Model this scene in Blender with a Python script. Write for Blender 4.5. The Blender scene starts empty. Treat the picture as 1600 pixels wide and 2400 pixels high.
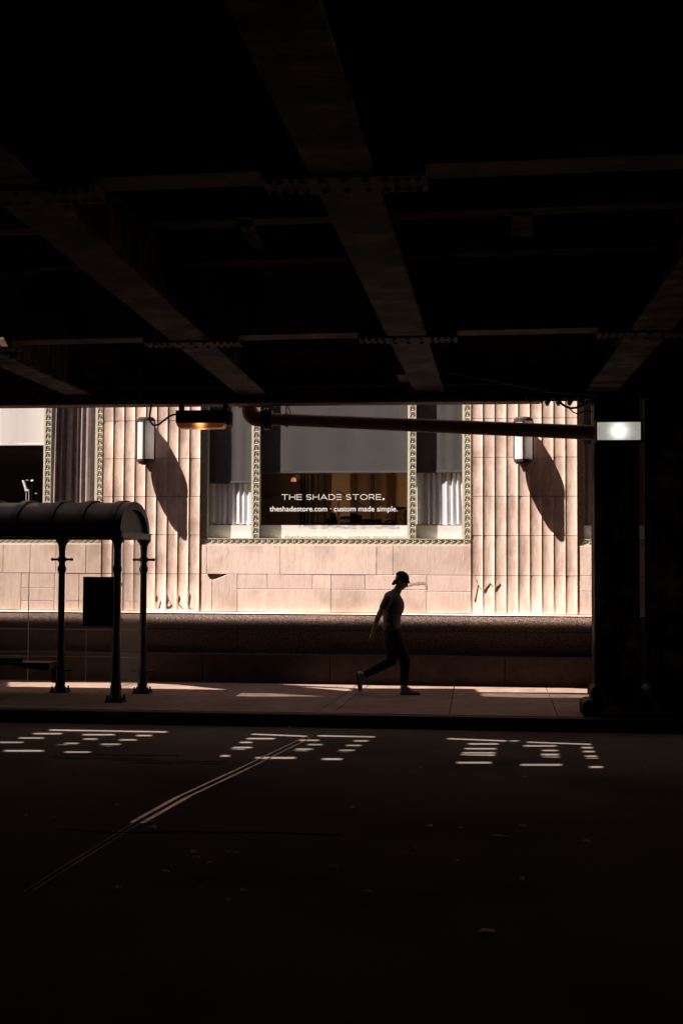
import bpy, bmesh, math, random
from mathutils import Vector, Matrix, noise
random.seed(7)
S = bpy.context.scene
COL = S.collection
PI = math.pi

# ------------------------------------------------------------------ camera
F = 3100.0
CAM = Vector((0, 0, 1.8))
yaw = math.radians(6); pit = math.atan(140/3100); rol = .005
fw = Vector((-math.sin(yaw)*math.cos(pit), math.cos(yaw)*math.cos(pit), math.sin(pit)))
r0 = Vector((math.cos(yaw), math.sin(yaw), 0)); u0 = r0.cross(fw)
RR = r0*math.cos(rol)+u0*math.sin(rol); UU = u0*math.cos(rol)-r0*math.sin(rol)
cd = bpy.data.cameras.new('camera'); cam = bpy.data.objects.new('camera', cd); COL.objects.link(cam)
cam.matrix_world = Matrix(((RR.x, UU.x, -fw.x, 0), (RR.y, UU.y, -fw.y, 0), (RR.z, UU.z, -fw.z, 1.8), (0, 0, 0, 1)))
cd.sensor_fit = 'VERTICAL'; cd.sensor_height = 24; cd.lens = F/2400*24
cd.clip_start = .05; cd.clip_end = 3000
S.camera = cam
S.render.resolution_x = 682; S.render.resolution_y = 1024
# ------------------------------------------------------------------ light
SUN = Vector((.5, .25, -1)).normalized()           # direction the light travels
w = bpy.data.worlds.new("World"); S.world = w; w.use_nodes = True
nt = w.node_tree; bg = nt.nodes['Background']
sky = nt.nodes.new('ShaderNodeTexSky'); sky.sky_type = 'NISHITA'; sky.sun_disc = False
sky.sun_elevation = math.asin(-SUN.z); sky.sun_rotation = math.atan2(-SUN.x, -SUN.y)
nt.links.new(sky.outputs[0], bg.inputs[0]); bg.inputs[1].default_value = .05
ld = bpy.data.lights.new('sun', 'SUN'); ld.energy = 5; ld.angle = math.radians(.5); ld.color = (1, .89, .82)
sun = bpy.data.objects.new('sun', ld); COL.objects.link(sun)
sun.rotation_euler = SUN.to_track_quat('-Z', 'Y').to_euler()
S.view_settings.view_transform = 'Standard'; S.view_settings.look = 'None'
S.view_settings.exposure = 1.85; S.view_settings.gamma = 1
S.render.engine = 'CYCLES'
S.cycles.max_bounces = 8; S.cycles.transparent_max_bounces = 16
S.cycles.caustics_reflective = False; S.cycles.caustics_refractive = False

# ------------------------------------------------------------------ measuring
def ray(x, y): return fw+RR*((x-800)/F)+UU*((1200-y)/F)
def P(x, y, Y):
    d = ray(x, y); return CAM+d*(Y/d.y)
def G(x, y, z=0.0):
    d = ray(x, y); return CAM+d*((z-1.8)/d.z)
def X(x, Y): return P(x, 1200, Y).x
def Z(x, y, Y): return P(x, y, Y).z

# ------------------------------------------------------------------ mesh helpers
class MB:
    def __init__(s): s.v = []; s.f = []
    def add(s, vs, fs):
        o = len(s.v); s.v += [Vector(v) for v in vs]; s.f += [tuple(i+o for i in f) for f in fs]; return s
    def box(s, x0, x1, y0, y1, z0, z1):
        x0, x1 = sorted((x0, x1)); y0, y1 = sorted((y0, y1)); z0, z1 = sorted((z0, z1))
        return s.add([(x0,y0,z0),(x1,y0,z0),(x1,y1,z0),(x0,y1,z0),(x0,y0,z1),(x1,y0,z1),(x1,y1,z1),(x0,y1,z1)],
            [(0,3,2,1),(4,5,6,7),(0,1,5,4),(1,2,6,5),(2,3,7,6),(3,0,4,7)])
    def bar(s, a, b, w, h, up=(0,0,1)):
        a, b = Vector(a), Vector(b); d = (b-a).normalized(); up = Vector(up)
        sd = d.cross(up).normalized()*w/2; u = sd.cross(d).normalized()*h/2
        vs = [q+i*sd+j*u for q in (a, b) for i, j in ((-1,-1),(1,-1),(1,1),(-1,1))]
        return s.add(vs, [(0,1,2,3),(7,6,5,4),(0,4,5,1),(1,5,6,2),(2,6,7,3),(3,7,4,0)])
    def tube(s, pts, r, n=10, cap=True):
        pts = [Vector(p) for p in pts]; m = len(pts)
        rs = r if isinstance(r, (list, tuple)) else [r]*m
        t = (pts[1]-pts[0]).normalized(); a = Vector((0,0,1)) if abs(t.z) < .9 else Vector((0,1,0))
        nn = t.cross(a).normalized(); vs = []
        for i in range(m):
            t = (pts[min(i+1, m-1)]-pts[max(i-1, 0)]).normalized()
            nn = (nn-t*nn.dot(t)).normalized(); b = t.cross(nn)
            for k in range(n):
                q = 2*PI*k/n; vs.append(pts[i]+(nn*math.cos(q)+b*math.sin(q))*rs[i])
        fs = [(i*n+k, i*n+(k+1)%n, (i+1)*n+(k+1)%n, (i+1)*n+k) for i in range(m-1) for k in range(n)]
        if cap: fs += [tuple(range(n))[::-1], tuple(range((m-1)*n, m*n))]
        return s.add(vs, fs)
    def lathe(s, c, prof, n=20, axis='z', arc=2*PI, a0=0, sx=1, sy=1):
        c = Vector(c); full = arc > 6.2; k1 = n if full else n+1; vs = []
        for r, h in prof:
            for k in range(k1):
                q = a0+arc*k/n; u, v = r*math.cos(q)*sx, r*math.sin(q)*sy
                vs.append(c+(Vector((u, v, h)) if axis == 'z' else Vector((h, u, v)) if axis == 'x' else Vector((v, h, u))))
        m = len(prof); fs = []
        for i in range(m-1):
            for k in range(n):
                k2 = (k+1) % k1
                fs.append((i*k1+k, i*k1+k2, (i+1)*k1+k2, (i+1)*k1+k))
        fs += [tuple(range(k1))[::-1], tuple(range((m-1)*k1, m*k1))]
        return s.add(vs, fs)
    def ball(s, c, rx, ry=None, rz=None, n=12, m=8, rot=None):
        ry = ry or rx; rz = rz or rx; c = Vector(c); vs = [Vector((0,0,-rz))]
        for i in range(1, m):
            q = PI*i/m-PI/2
            for k in range(n):
                a = 2*PI*k/n; vs.append(Vector((rx*math.cos(q)*math.cos(a), ry*math.cos(q)*math.sin(a), rz*math.sin(q))))
        vs.append(Vector((0,0,rz)))
        if rot is not None: vs = [rot @ v for v in vs]
        fs = [(0, 1+(k+1)%n, 1+k) for k in range(n)]
        for i in range(m-2):
            for k in range(n):
                a = 1+i*n; fs.append((a+k, a+(k+1)%n, a+n+(k+1)%n, a+n+k))
        a = 1+(m-2)*n; fs += [(a+k, a+(k+1)%n, len(vs)-1) for k in range(n)]
        return s.add([v+c for v in vs], fs)
    def prism(s, poly, vec):
        vec = Vector(vec); n = len(poly); p = [Vector(q) for q in poly]
        return s.add(p+[q+vec for q in p], [tuple(range(n))[::-1], tuple(range(n, 2*n))]+[(i, (i+1)%n, n+(i+1)%n, n+i) for i in range(n)])
    def cap(s, a, b, ra, rb, n=12):       # tapered capsule (to be fused)
        s.ball(a, ra, n=n); s.ball(b, rb, n=n); return s.tube([a, b], [ra, rb], n)
    def grid(s, fn, nu, nv):
        vs = [fn(i/nu, j/nv) for j in range(nv+1) for i in range(nu+1)]
        return s.add(vs, [(j*(nu+1)+i, j*(nu+1)+i+1, (j+1)*(nu+1)+i+1, (j+1)*(nu+1)+i) for j in range(nv) for i in range(nu)])
    def mesh(s, name):
        me = bpy.data.meshes.new(name); me.from_pydata(s.v, [], s.f); me.update()
        bm = bmesh.new(); bm.from_mesh(me); bmesh.ops.recalc_face_normals(bm, faces=bm.faces); bm.to_mesh(me); bm.free()
        return me
    def build(s, name, mat, parent=None, smooth=False, bevel=0, seg=1):
        me = s.mesh(name); return link(name, me, mat, parent, smooth, bevel, seg)

def link(name, me, mat, parent=None, smooth=False, bevel=0, seg=1):
    me.materials.clear(); me.materials.append(mat)
    o = bpy.data.objects.new(name, me); COL.objects.link(o)
    if smooth:
        for p in me.polygons: p.use_smooth = True
    if smooth == 2:
        bm = bmesh.new(); bm.from_mesh(me)
        for e in bm.edges:
            if len(e.link_faces) == 2 and e.calc_face_angle(0) > .7: e.smooth = False
        bm.to_mesh(me); bm.free()
    if bevel:
        b = o.modifiers.new('b', 'BEVEL'); b.width = bevel; b.segments = seg; b.limit_method = 'ANGLE'
    if parent:
        o.parent = parent; o.matrix_parent_inverse = Matrix.Translation(-parent.location)
    return o
def tag(o, label=None, cat=None, group=None, kind=None):
    if label: o['label'] = label
    if cat: o['category'] = cat
    if group: o['group'] = group
    if kind: o['kind'] = kind
    return o
def thing(name, loc, label, cat, group=None):
    o = bpy.data.objects.new(name, None); o.location = loc; o.empty_display_size = .1; COL.objects.link(o)
    return tag(o, label, cat, group)
def fuse(mb, voxel, smooth=3, f=.5):
    me = mb.mesh('t'); o = bpy.data.objects.new('t', me); COL.objects.link(o)
    m = o.modifiers.new('r', 'REMESH'); m.mode = 'VOXEL'; m.voxel_size = voxel
    if smooth:
        m = o.modifiers.new('s', 'SMOOTH'); m.iterations = smooth; m.factor = f
    dg = bpy.context.evaluated_depsgraph_get()
    out = bpy.data.meshes.new_from_object(o.evaluated_get(dg)); bpy.data.objects.remove(o)
    return out
def curve_mesh(outer, holes, z, th):
    """flat plate in XY with holes, as a mesh"""
    cu = bpy.data.curves.new('c', 'CURVE'); cu.dimensions = '2D'; cu.fill_mode = 'BOTH'; cu.extrude = th/2
    for poly in [outer]+holes:
        sp = cu.splines.new('POLY'); sp.points.add(len(poly)-1); sp.use_cyclic_u = True
        for q, pt in zip(poly, sp.points): pt.co = (q[0], q[1], 0, 1)
    o = bpy.data.objects.new('c', cu); COL.objects.link(o)
    dg = bpy.context.evaluated_depsgraph_get(); me = bpy.data.meshes.new_from_object(o.evaluated_get(dg))
    bpy.data.objects.remove(o); me.transform(Matrix.Translation((0, 0, z))); return me

# ------------------------------------------------------------------ materials
def mat(name, col, rough=.6, metal=0, col2=None, scale=6, stretch=(1,1,1), bump=0, bscale=40, detail=6, lo=.35, hi=.65, spec=.5, rvar=0, coords='Object', col3=None, s3=3, lo3=.55, hi3=.7, island=0):
    m = bpy.data.materials.new(name); m.use_nodes = True; t = m.node_tree; N = t.nodes.new; L = t.links.new
    b = t.nodes['Principled BSDF']; b.inputs['Roughness'].default_value = rough; b.inputs['Metallic'].default_value = metal
    b.inputs['Specular IOR Level'].default_value = spec
    b.inputs['Base Color'].default_value = (*col, 1)
    tc = N('ShaderNodeTexCoord'); mp = N('ShaderNodeMapping'); mp.inputs['Scale'].default_value = stretch
    L(tc.outputs[coords], mp.inputs[0]); out = None
    if col2:
        n = N('ShaderNodeTexNoise'); n.inputs['Scale'].default_value = scale; n.inputs['Detail'].default_value = detail; n.inputs['Roughness'].default_value = .65
        r = N('ShaderNodeMapRange'); r.inputs[1].default_value = lo; r.inputs[2].default_value = hi
        x = N('ShaderNodeMix'); x.data_type = 'RGBA'; x.inputs[6].default_value = (*col, 1); x.inputs[7].default_value = (*col2, 1)
        L(mp.outputs[0], n.inputs[0]); L(n.outputs[0], r.inputs[0]); L(r.outputs[0], x.inputs[0]); out = x.outputs[2]
        if col3:
            n3 = N('ShaderNodeTexNoise'); n3.inputs['Scale'].default_value = s3; n3.inputs['Detail'].default_value = 5
            L(tc.outputs[coords], n3.inputs[0])
            r3 = N('ShaderNodeMapRange'); r3.inputs[1].default_value = lo3; r3.inputs[2].default_value = hi3; L(n3.outputs[0], r3.inputs[0])
            x3 = N('ShaderNodeMix'); x3.data_type = 'RGBA'; x3.inputs[7].default_value = (*col3, 1)
            L(r3.outputs[0], x3.inputs[0]); L(out, x3.inputs[6]); out = x3.outputs[2]
        if island:
            g = N('ShaderNodeNewGeometry'); ri = N('ShaderNodeMapRange'); ri.inputs[3].default_value = 1-island; ri.inputs[4].default_value = 1+island*.5
            L(g.outputs['Random Per Island'], ri.inputs[0])
            h = N('ShaderNodeHueSaturation'); L(ri.outputs[0], h.inputs['Value']); L(out, h.inputs['Color']); out = h.outputs[0]
        L(out, b.inputs['Base Color'])
        if rvar:
            rr = N('ShaderNodeMapRange'); rr.inputs[3].default_value = rough-rvar; rr.inputs[4].default_value = rough+rvar
            L(n.outputs[0], rr.inputs[0]); L(rr.outputs[0], b.inputs['Roughness'])
    if bump:
        n2 = N('ShaderNodeTexNoise'); n2.inputs['Scale'].default_value = bscale; n2.inputs['Detail'].default_value = 5
        L(mp.outputs[0], n2.inputs[0]); bp = N('ShaderNodeBump'); bp.inputs['Strength'].default_value = bump; bp.inputs['Distance'].default_value = .01
        L(n2.outputs[0], bp.inputs['Height']); L(bp.outputs[0], b.inputs['Normal'])
    return m
def glassy(name, tint=(1,1,1), ior=1.45, haze=0, hcol=(.6,.6,.6)):
    m = bpy.data.materials.new(name); m.use_nodes = True; t = m.node_tree; N = t.nodes.new; L = t.links.new
    t.nodes.remove(t.nodes['Principled BSDF']); out = t.nodes['Material Output']
    tr = N('ShaderNodeBsdfTransparent'); tr.inputs[0].default_value = (*tint, 1)
    gl = N('ShaderNodeBsdfGlossy'); gl.inputs['Roughness'].default_value = .02
    fr0 = N('ShaderNodeFresnel'); fr0.inputs[0].default_value = ior
    gm = N('ShaderNodeNewGeometry'); iv = N('ShaderNodeMath'); iv.operation = 'SUBTRACT'; iv.inputs[0].default_value = 1; L(gm.outputs['Backfacing'], iv.inputs[1])
    fr = N('ShaderNodeMath'); fr.operation = 'MULTIPLY'; L(fr0.outputs[0], fr.inputs[0]); L(iv.outputs[0], fr.inputs[1])
    mx = N('ShaderNodeMixShader'); L(fr.outputs[0], mx.inputs[0]); L(tr.outputs[0], mx.inputs[1]); L(gl.outputs[0], mx.inputs[2]); o = mx.outputs[0]
    if haze:
        df = N('ShaderNodeBsdfDiffuse'); df.inputs[0].default_value = (*hcol, 1)
        m2 = N('ShaderNodeMixShader'); m2.inputs[0].default_value = haze; L(o, m2.inputs[1]); L(df.outputs[0], m2.inputs[2]); o = m2.outputs[0]
    L(o, out.inputs[0]); return m
def emit(name, col, strength):
    m = bpy.data.materials.new(name); m.use_nodes = True; t = m.node_tree
    b = t.nodes['Principled BSDF']; b.inputs['Base Color'].default_value = (*[c*.6 for c in col], 1)
    b.inputs['Emission Color'].default_value = (*col, 1); b.inputs['Emission Strength'].default_value = strength
    return m
def hotspot(name, c0, s0, c1, s1, rad, stretch=(1,1,1)):
    """lamp diffuser: lamp behind it glows brightest round the object's origin"""
    m = bpy.data.materials.new(name); m.use_nodes = True; t = m.node_tree; N = t.nodes.new; L = t.links.new
    b = t.nodes['Principled BSDF']; b.inputs['Roughness'].default_value = .35
    b.inputs['Base Color'].default_value = (*c1, 1)
    tc = N('ShaderNodeTexCoord'); mp = N('ShaderNodeMapping'); mp.inputs['Scale'].default_value = stretch
    ln = N('ShaderNodeVectorMath'); ln.operation = 'LENGTH'; L(tc.outputs['Object'], mp.inputs[0]); L(mp.outputs[0], ln.inputs[0])
    nz = N('ShaderNodeTexNoise'); nz.inputs['Scale'].default_value = 30; L(mp.outputs[0], nz.inputs[0])
    dv = N('ShaderNodeMath'); dv.operation = 'DIVIDE'; dv.inputs[1].default_value = rad; L(ln.outputs['Value'], dv.inputs[0])
    pw = N('ShaderNodeMath'); pw.operation = 'POWER'; pw.inputs[1].default_value = 2; L(dv.outputs[0], pw.inputs[0])
    ng = N('ShaderNodeMath'); ng.operation = 'MULTIPLY'; ng.inputs[1].default_value = -1; L(pw.outputs[0], ng.inputs[0])
    ex = N('ShaderNodeMath'); ex.operation = 'EXPONENT'; L(ng.outputs[0], ex.inputs[0])
    st = N('ShaderNodeMapRange'); st.inputs[3].default_value = s1; st.inputs[4].default_value = s0; L(ex.outputs[0], st.inputs[0])
    ml = N('ShaderNodeMath'); ml.operation = 'MULTIPLY'; r = N('ShaderNodeMapRange'); r.inputs[3].default_value = .75; r.inputs[4].default_value = 1.25
    L(nz.outputs[0], r.inputs[0]); L(st.outputs[0], ml.inputs[0]); L(r.outputs[0], ml.inputs[1])
    x = N('ShaderNodeMix'); x.data_type = 'RGBA'; x.inputs[6].default_value = (*c1, 1); x.inputs[7].default_value = (*c0, 1)
    L(ex.outputs[0], x.inputs[0]); L(x.outputs[2], b.inputs['Emission Color']); L(ml.outputs[0], b.inputs['Emission Strength'])
    return m

M = {}
M['stone'] = mat('stone', (.745,.565,.475), .85, col2=(.60,.45,.365), scale=9, stretch=(3,3,.35), bump=.35, bscale=30, lo=.4, hi=.72, col3=(.47,.34,.27), s3=2.6, lo3=.5, hi3=.82, spec=.25, island=.13)
M['stone_flute'] = mat('stone_flute', (.69,.51,.415), .85, col2=(.43,.30,.23), scale=6, stretch=(2.4,2.4,.5), bump=.25, bscale=25, lo=.44, hi=.72, col3=(.40,.28,.215), s3=2.6, lo3=.5, hi3=.74, spec=.25, island=.10)
M['joint'] = mat('joint', (.12,.08,.06), .9)
M['granite'] = mat('granite', (.045,.03,.024), .8, col2=(.16,.11,.088), scale=60, detail=3, lo=.46, hi=.6, bump=.15, bscale=80, spec=.04, island=.2)
M['granite_step'] = mat('granite_step', (.042,.027,.022), .85, col2=(.066,.043,.035), scale=5, bump=.1, spec=.03)
M['frame'] = mat('frame_green', (.46,.43,.335), .65, col2=(.39,.36,.28), scale=20, bump=.2, bscale=60)
M['glass'] = glassy('window_glass')
M['white'] = mat('white_paint', (.86,.82,.80), .6, col2=(.80,.76,.74), scale=3)
M['shade'] = mat('shade_grey', (.082,.075,.071), .85, col2=(.07,.064,.061), scale=2, bump=.05, bscale=400)
M['shade_white'] = mat('shade_white', (.84,.79,.72), .85, col2=(.78,.73,.66), scale=1.5, stretch=(4,1,.2))
M['curtain'] = mat('curtain_white', (.78,.77,.80), .9, col2=(.72,.71,.75), scale=20)
M['drape'] = mat('drape_brown', (.34,.265,.255), .9, col2=(.26,.2,.19), scale=8)
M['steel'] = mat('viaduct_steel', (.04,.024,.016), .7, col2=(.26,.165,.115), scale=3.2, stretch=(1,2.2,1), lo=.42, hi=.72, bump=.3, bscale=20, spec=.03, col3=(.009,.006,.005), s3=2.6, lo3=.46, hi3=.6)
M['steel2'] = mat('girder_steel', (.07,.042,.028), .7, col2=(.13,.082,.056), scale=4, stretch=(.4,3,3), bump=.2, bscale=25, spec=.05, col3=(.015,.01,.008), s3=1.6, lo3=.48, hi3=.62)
M['lit_steel'] = mat('worn_lit_steel', (.13,.08,.056), .7, col2=(.34,.22,.16), scale=4, stretch=(.5,3,3), bump=.2, bscale=25, spec=.05, col3=(.05,.03,.022), s3=2, lo3=.55, hi3=.68)  # worn girder steel, paler so its colour carries the facade's light
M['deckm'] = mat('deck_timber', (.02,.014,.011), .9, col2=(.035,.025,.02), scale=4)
M['black'] = mat('black_metal', (.010,.008,.007), .5, col2=(.018,.013,.011), scale=12, bump=.1, spec=.2)
M['pipe'] = mat('rusty_pipe', (.17,.10,.07), .65, col2=(.27,.165,.115), scale=7, stretch=(.3,1,1), bump=.5, bscale=30, spec=.3)
M['roofm'] = mat('shelter_roof', (.010,.0065,.005), .5, col2=(.020,.012,.009), scale=2.5, bump=.03, spec=.10)
M['asphalt'] = mat('asphalt', (.08,.066,.058), .75, col2=(.18,.15,.135), scale=140, detail=2, lo=.45, hi=.7, bump=.5, bscale=160, col3=(.07,.06,.052), s3=.5, lo3=.45, hi3=.62, spec=0)
M['concrete'] = mat('concrete', (.215,.15,.12), .85, col2=(.15,.105,.083), scale=5, bump=.15, bscale=90, col3=(.11,.078,.062), s3=1.2, lo3=.55, hi3=.75, spec=.05, island=.08)
M['kerb'] = mat('kerb_stone', (.055,.04,.033), .9, spec=.1, col2=(.035,.027,.022), scale=6)
M['metal'] = mat('worn_metal', (.26,.2,.17), .42, metal=1, col2=(.06,.045,.04), scale=1.6, lo=.42, hi=.6)
M['lampmetal'] = mat('bronze_metal', (.035,.024,.021), .5, metal=0, spec=.2, col2=(.055,.038,.034), scale=10)
M['opal'] = mat('opal_glass', (.88,.86,.86), .25, spec=.4)
def _opal(m):
    t = m.node_tree; b = t.nodes['Principled BSDF']; tl = t.nodes.new('ShaderNodeBsdfTranslucent'); tl.inputs[0].default_value = (.95,.92,.90,1)
    x = t.nodes.new('ShaderNodeMixShader'); x.inputs[0].default_value = .5; t.links.new(b.outputs[0], x.inputs[1]); t.links.new(tl.outputs[0], x.inputs[2]); t.links.new(x.outputs[0], t.nodes['Material Output'].inputs[0])
_opal(M['opal'])
M['shelterglass'] = glassy('shelter_glass', (.97,.97,.96), 1.45, haze=.10, hcol=(.75,.68,.62))
M['glassedge'] = mat('glass_edge', (.55,.5,.45), .3)
M['skin'] = mat('skin', (.36,.20,.14), .55, spec=.1, col2=(.30,.16,.11), scale=20)
M['shirt'] = mat('shirt_grey', (.10,.092,.088), .9, spec=.1, col2=(.09,.085,.082), scale=12, bump=.4, bscale=12)
M['trousers'] = mat('trousers_dark', (.008,.008,.009), .9, spec=.1, col2=(.013,.012,.014), scale=15, bump=.4, bscale=14)
M['cap'] = mat('cap_dark', (.03,.024,.024), .85, spec=.1, col2=(.045,.036,.034), scale=30)
M['hair'] = mat('hair_dark', (.02,.013,.01), .6, col2=(.035,.022,.017), scale=60)
M['shoe'] = mat('shoe_grey', (.22,.19,.175), .7, col2=(.16,.14,.13), scale=20)
M['sole'] = mat('sole_black', (.02,.018,.018), .7, spec=.1)
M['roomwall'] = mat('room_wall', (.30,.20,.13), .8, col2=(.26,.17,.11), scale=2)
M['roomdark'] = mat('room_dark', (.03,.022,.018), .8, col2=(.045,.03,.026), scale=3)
M['blind'] = mat('tan_blind', (.62,.46,.28), .8, col2=(.52,.38,.23), scale=3, stretch=(1,1,14))
M['wood'] = mat('brown_fabric', (.20,.105,.06), .8, col2=(.13,.07,.04), scale=6, stretch=(6,6,.4))
M['letter'] = mat('white_vinyl', (.92,.9,.88), .5)
M['scrap'] = mat('litter', (.6,.5,.42), .9, spec=.1, col2=(.62,.50,.42), scale=30)
M['graf'] = mat('scratch_mark', (.36,.25,.195), .9)
M['smoked'] = glassy('smoked_glazing', (.20,.19,.185), 1.2)

# ================================================================== SETTING
KY = G(740, 1674, .15).y          # kerb line ~15.2
tag(MB().add([(-300,-60,0),(300,-60,0),(300,KY+.2,0),(-300,KY+.2,0)], [(0,1,2,3)]).build('road', M['asphalt']), kind='structure')
tag(MB().add([(-1500,-1500,-.05),(1500,-1500,-.05),(1500,1500,-.05),(-1500,1500,-.05)], [(0,1,2,3)]).build('ground', M['asphalt']), kind='structure')
tag(MB().box(-60, 60, KY, KY+.16, -.1, .146).build('kerb', M['kerb'], bevel=.015, seg=2), kind='structure')
# pavement slabs
WB = 19.4
sl = MB()
d1a, d1b = G(867,1603,.15), G(793,1660,.15); d2a, d2b = G(832,1609,.15), G(756,1660,.15)
def atY(a, b, y): t = (y-a.y)/(b.y-a.y); return a.x+(b.x-a.x)*t
g = .0045
y0, y1 = KY+.168, WB
def strip(xl, xr, ys):
    """pavement cells between two slanting lines"""
    for ya, yb in zip(ys[:-1], ys[1:]):
        ya += g; yb -= g
        p = [(xl(ya)+g, ya), (xr(ya)-g, ya), (xr(yb)-g, yb), (xl(yb)+g, yb)]
        sl.prism([(a, b, .02) for a, b in p], (0, 0, .13))
ymid = G(600,1661,.15).y
ysl = [y0, ymid, y1]
e1 = lambda y: atY(d2a, d2b, y); e2 = lambda y: atY(d1a, d1b, y)
strip(e1, e2, [y0, G(760,1655,.15).y, G(770,1643,.15).y+.3, y1])
xs_r = [None, 0, 0, 0]
j1a, j1b = G(1063.7,1609,.15), G(1054.6,1660,.15); j2a, j2b = G(1280,1613,.15), G(1308.7,1684,.15)
l1 = lambda y: atY(j1a, j1b, y); l2 = lambda y: atY(j2a, j2b, y)
strip(e2, l1, [y0, 17.3, y1]); strip(l1, l2, [y0, y1])
prev = l2
for k in range(1, 12):
    cur = (lambda kk: (lambda y: l2(y)+1.55*kk))(k); strip(prev, cur, [y0, 17.3, y1]); prev = cur
strip(prev, lambda y: 60, [y0, y1])
prev = e1
for k in range(1, 12):
    cur = (lambda kk: (lambda y: e1(16)-1.6*kk))(k); strip(cur, prev, ysl); prev = cur
strip(lambda y: -60, prev, [y0, y1])
tag(sl.build('pavement', M['concrete'], bevel=.004), kind='structure')
tag(MB().box(-60, 60, KY+.165, 20.5, -.05, .1).build('pavement_bed', M['joint']), kind='structure')

# steel joint running diagonally over the road
jt = MB()
jp = [G(720,1730), G(640,1768), G(575,1800), G(430,1868), G(320,1930), G(160,2030), G(65,2090)]
jn = MB()
for off in (-.04, .04):
    for k, (a, b) in enumerate(zip(jp[:-1], jp[1:])):
        n = Vector((-(b-a).y, (b-a).x, 0)).normalized()*off*(1 if k < 4 else .55)
        wj = (.012, .014, .026, .036, .010, .006)[k]
        (jt if k < 4 else jn).bar(a+n+Vector((0,0,.001)), b+n+Vector((0,0,.001)), wj, .007)
tag(jt.build('road_joint', M['metal']), kind='structure')
tag(jn.build('road_joint', mat('dim_glint_metal', (.10,.075,.065), .7, metal=.3, col2=(.02,.016,.014), scale=3, lo=.4, hi=.55)), kind='structure')  # near end in a darker metal, its fading reflection put into the colour
q = MB(); q.tube([G(x, y, .002) for x, y in ((130,1942),(280,1952),(420,1949),(600,1950),(800,1957))], .006, 5)
for y, x0, x1 in ((1768,150,420),(1776,125,360),(1782,260,530),(1788,300,520)): q.tube([G(x0, y, .002), G((x0+x1)/2, y+2, .002), G(x1, y+3, .002)], .005, 5)
tag(q.build('road_crack', mat('crack_fill', (.30,.25,.22), .8, spec=.1, col2=(.16,.13,.12), scale=4)), kind='structure')

# ================================================================== STONE BUILDING
YP, YS, YF = 19.75, 19.77, 19.828
YG = YF+.04
bld = thing('stone_building', (-2, YP, .15), 'pale fluted limestone storefront building on a dark granite base', 'building')
ZL = 1.165                              # top of granite
ZJ = [Z(800,1347,YP), Z(1200,1255.2,YP), Z(1200,1163,YP), Z(1200,1071.4,YP), Z(1200,980,YP)]
hc = ZJ[3]-ZJ[2]
while ZJ[-1] < 13: ZJ.append(ZJ[-1]+hc)
ZB = Z(800,1436,YP)                     # limestone starts
ZW = Z(800,1277.5,YS)                   # underside of window frame
ZT = 5.6                                # window head
# granite base: lower step and rounded upper course
q = MB(); rad = .17
prof = [(19.60, .50), (19.60, ZL-rad)]+[(19.60+rad*(1-math.cos(a)), ZL-rad+rad*math.sin(a)) for a in [PI/2*i/8 for i in range(1, 9)]]+[(20.0, ZL), (20.0, .5)]
zc = Z(870,1478,19.6)
xs = [-40, -9.2, X(120,19.6), X(455,19.6), X(755,19.6)+.5, X(1098,19.6), X(1352,19.6), 4.2, 6.5, 40]
for a, b in zip(xs[:-1], xs[1:]): q.prism([(a+.003, y, z) for y, z in [p for p in prof if p[1] >= zc+.004 or p[0] > 19.7]] , (b-a-.006, 0, 0)) if False else q.prism([(a+.003, 19.60, zc+.004)]+[(a+.003, y, z) for y, z in prof[1:-1]]+[(a+.003, 20.0, zc+.004)], (b-a-.006, 0, 0))
xs = [-40, -8.5, -6.4, X(250,19.6), X(560,19.6), X(775,19.6), X(997,19.6), X(1228,19.6), 3, 5, 40]
for a, b in zip(xs[:-1], xs[1:]): q.prism([(a+.002, 19.602, .5), (a+.002, 19.602, zc-.003), (a+.002, 20.0, zc-.003), (a+.002, 20.0, .5)], (b-a-.004, 0, 0))
q.build('granite_base', M['granite'], bld, smooth=2)
q = MB(); zs = Z(870,1536,19.43)
xs = [-40, -7.6, -4.1, -2.2, .35, 2.0, 4.4, 40]
for a, b in zip(xs[:-1], xs[1:]): q.box(a+.003, b-.003, 19.40, 19.95, -.1, zs)
q.build('base_step', M['granite_step'], bld, bevel=.012, seg=2)
q = MB(); q.prism([(-40, 19.69, ZL+.002), (-40, 19.735, ZB-.006), (-40, 19.95, ZB-.006), (-40, 19.95, ZL+.002)], (80, 0, 0))
q.build('base_moulding', M['stone'], bld)
MB().box(-40, 40, YS+.03, YS+.16, ZL-.2, ZW-.05).build('mortar_backing', M['joint'], bld)

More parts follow.
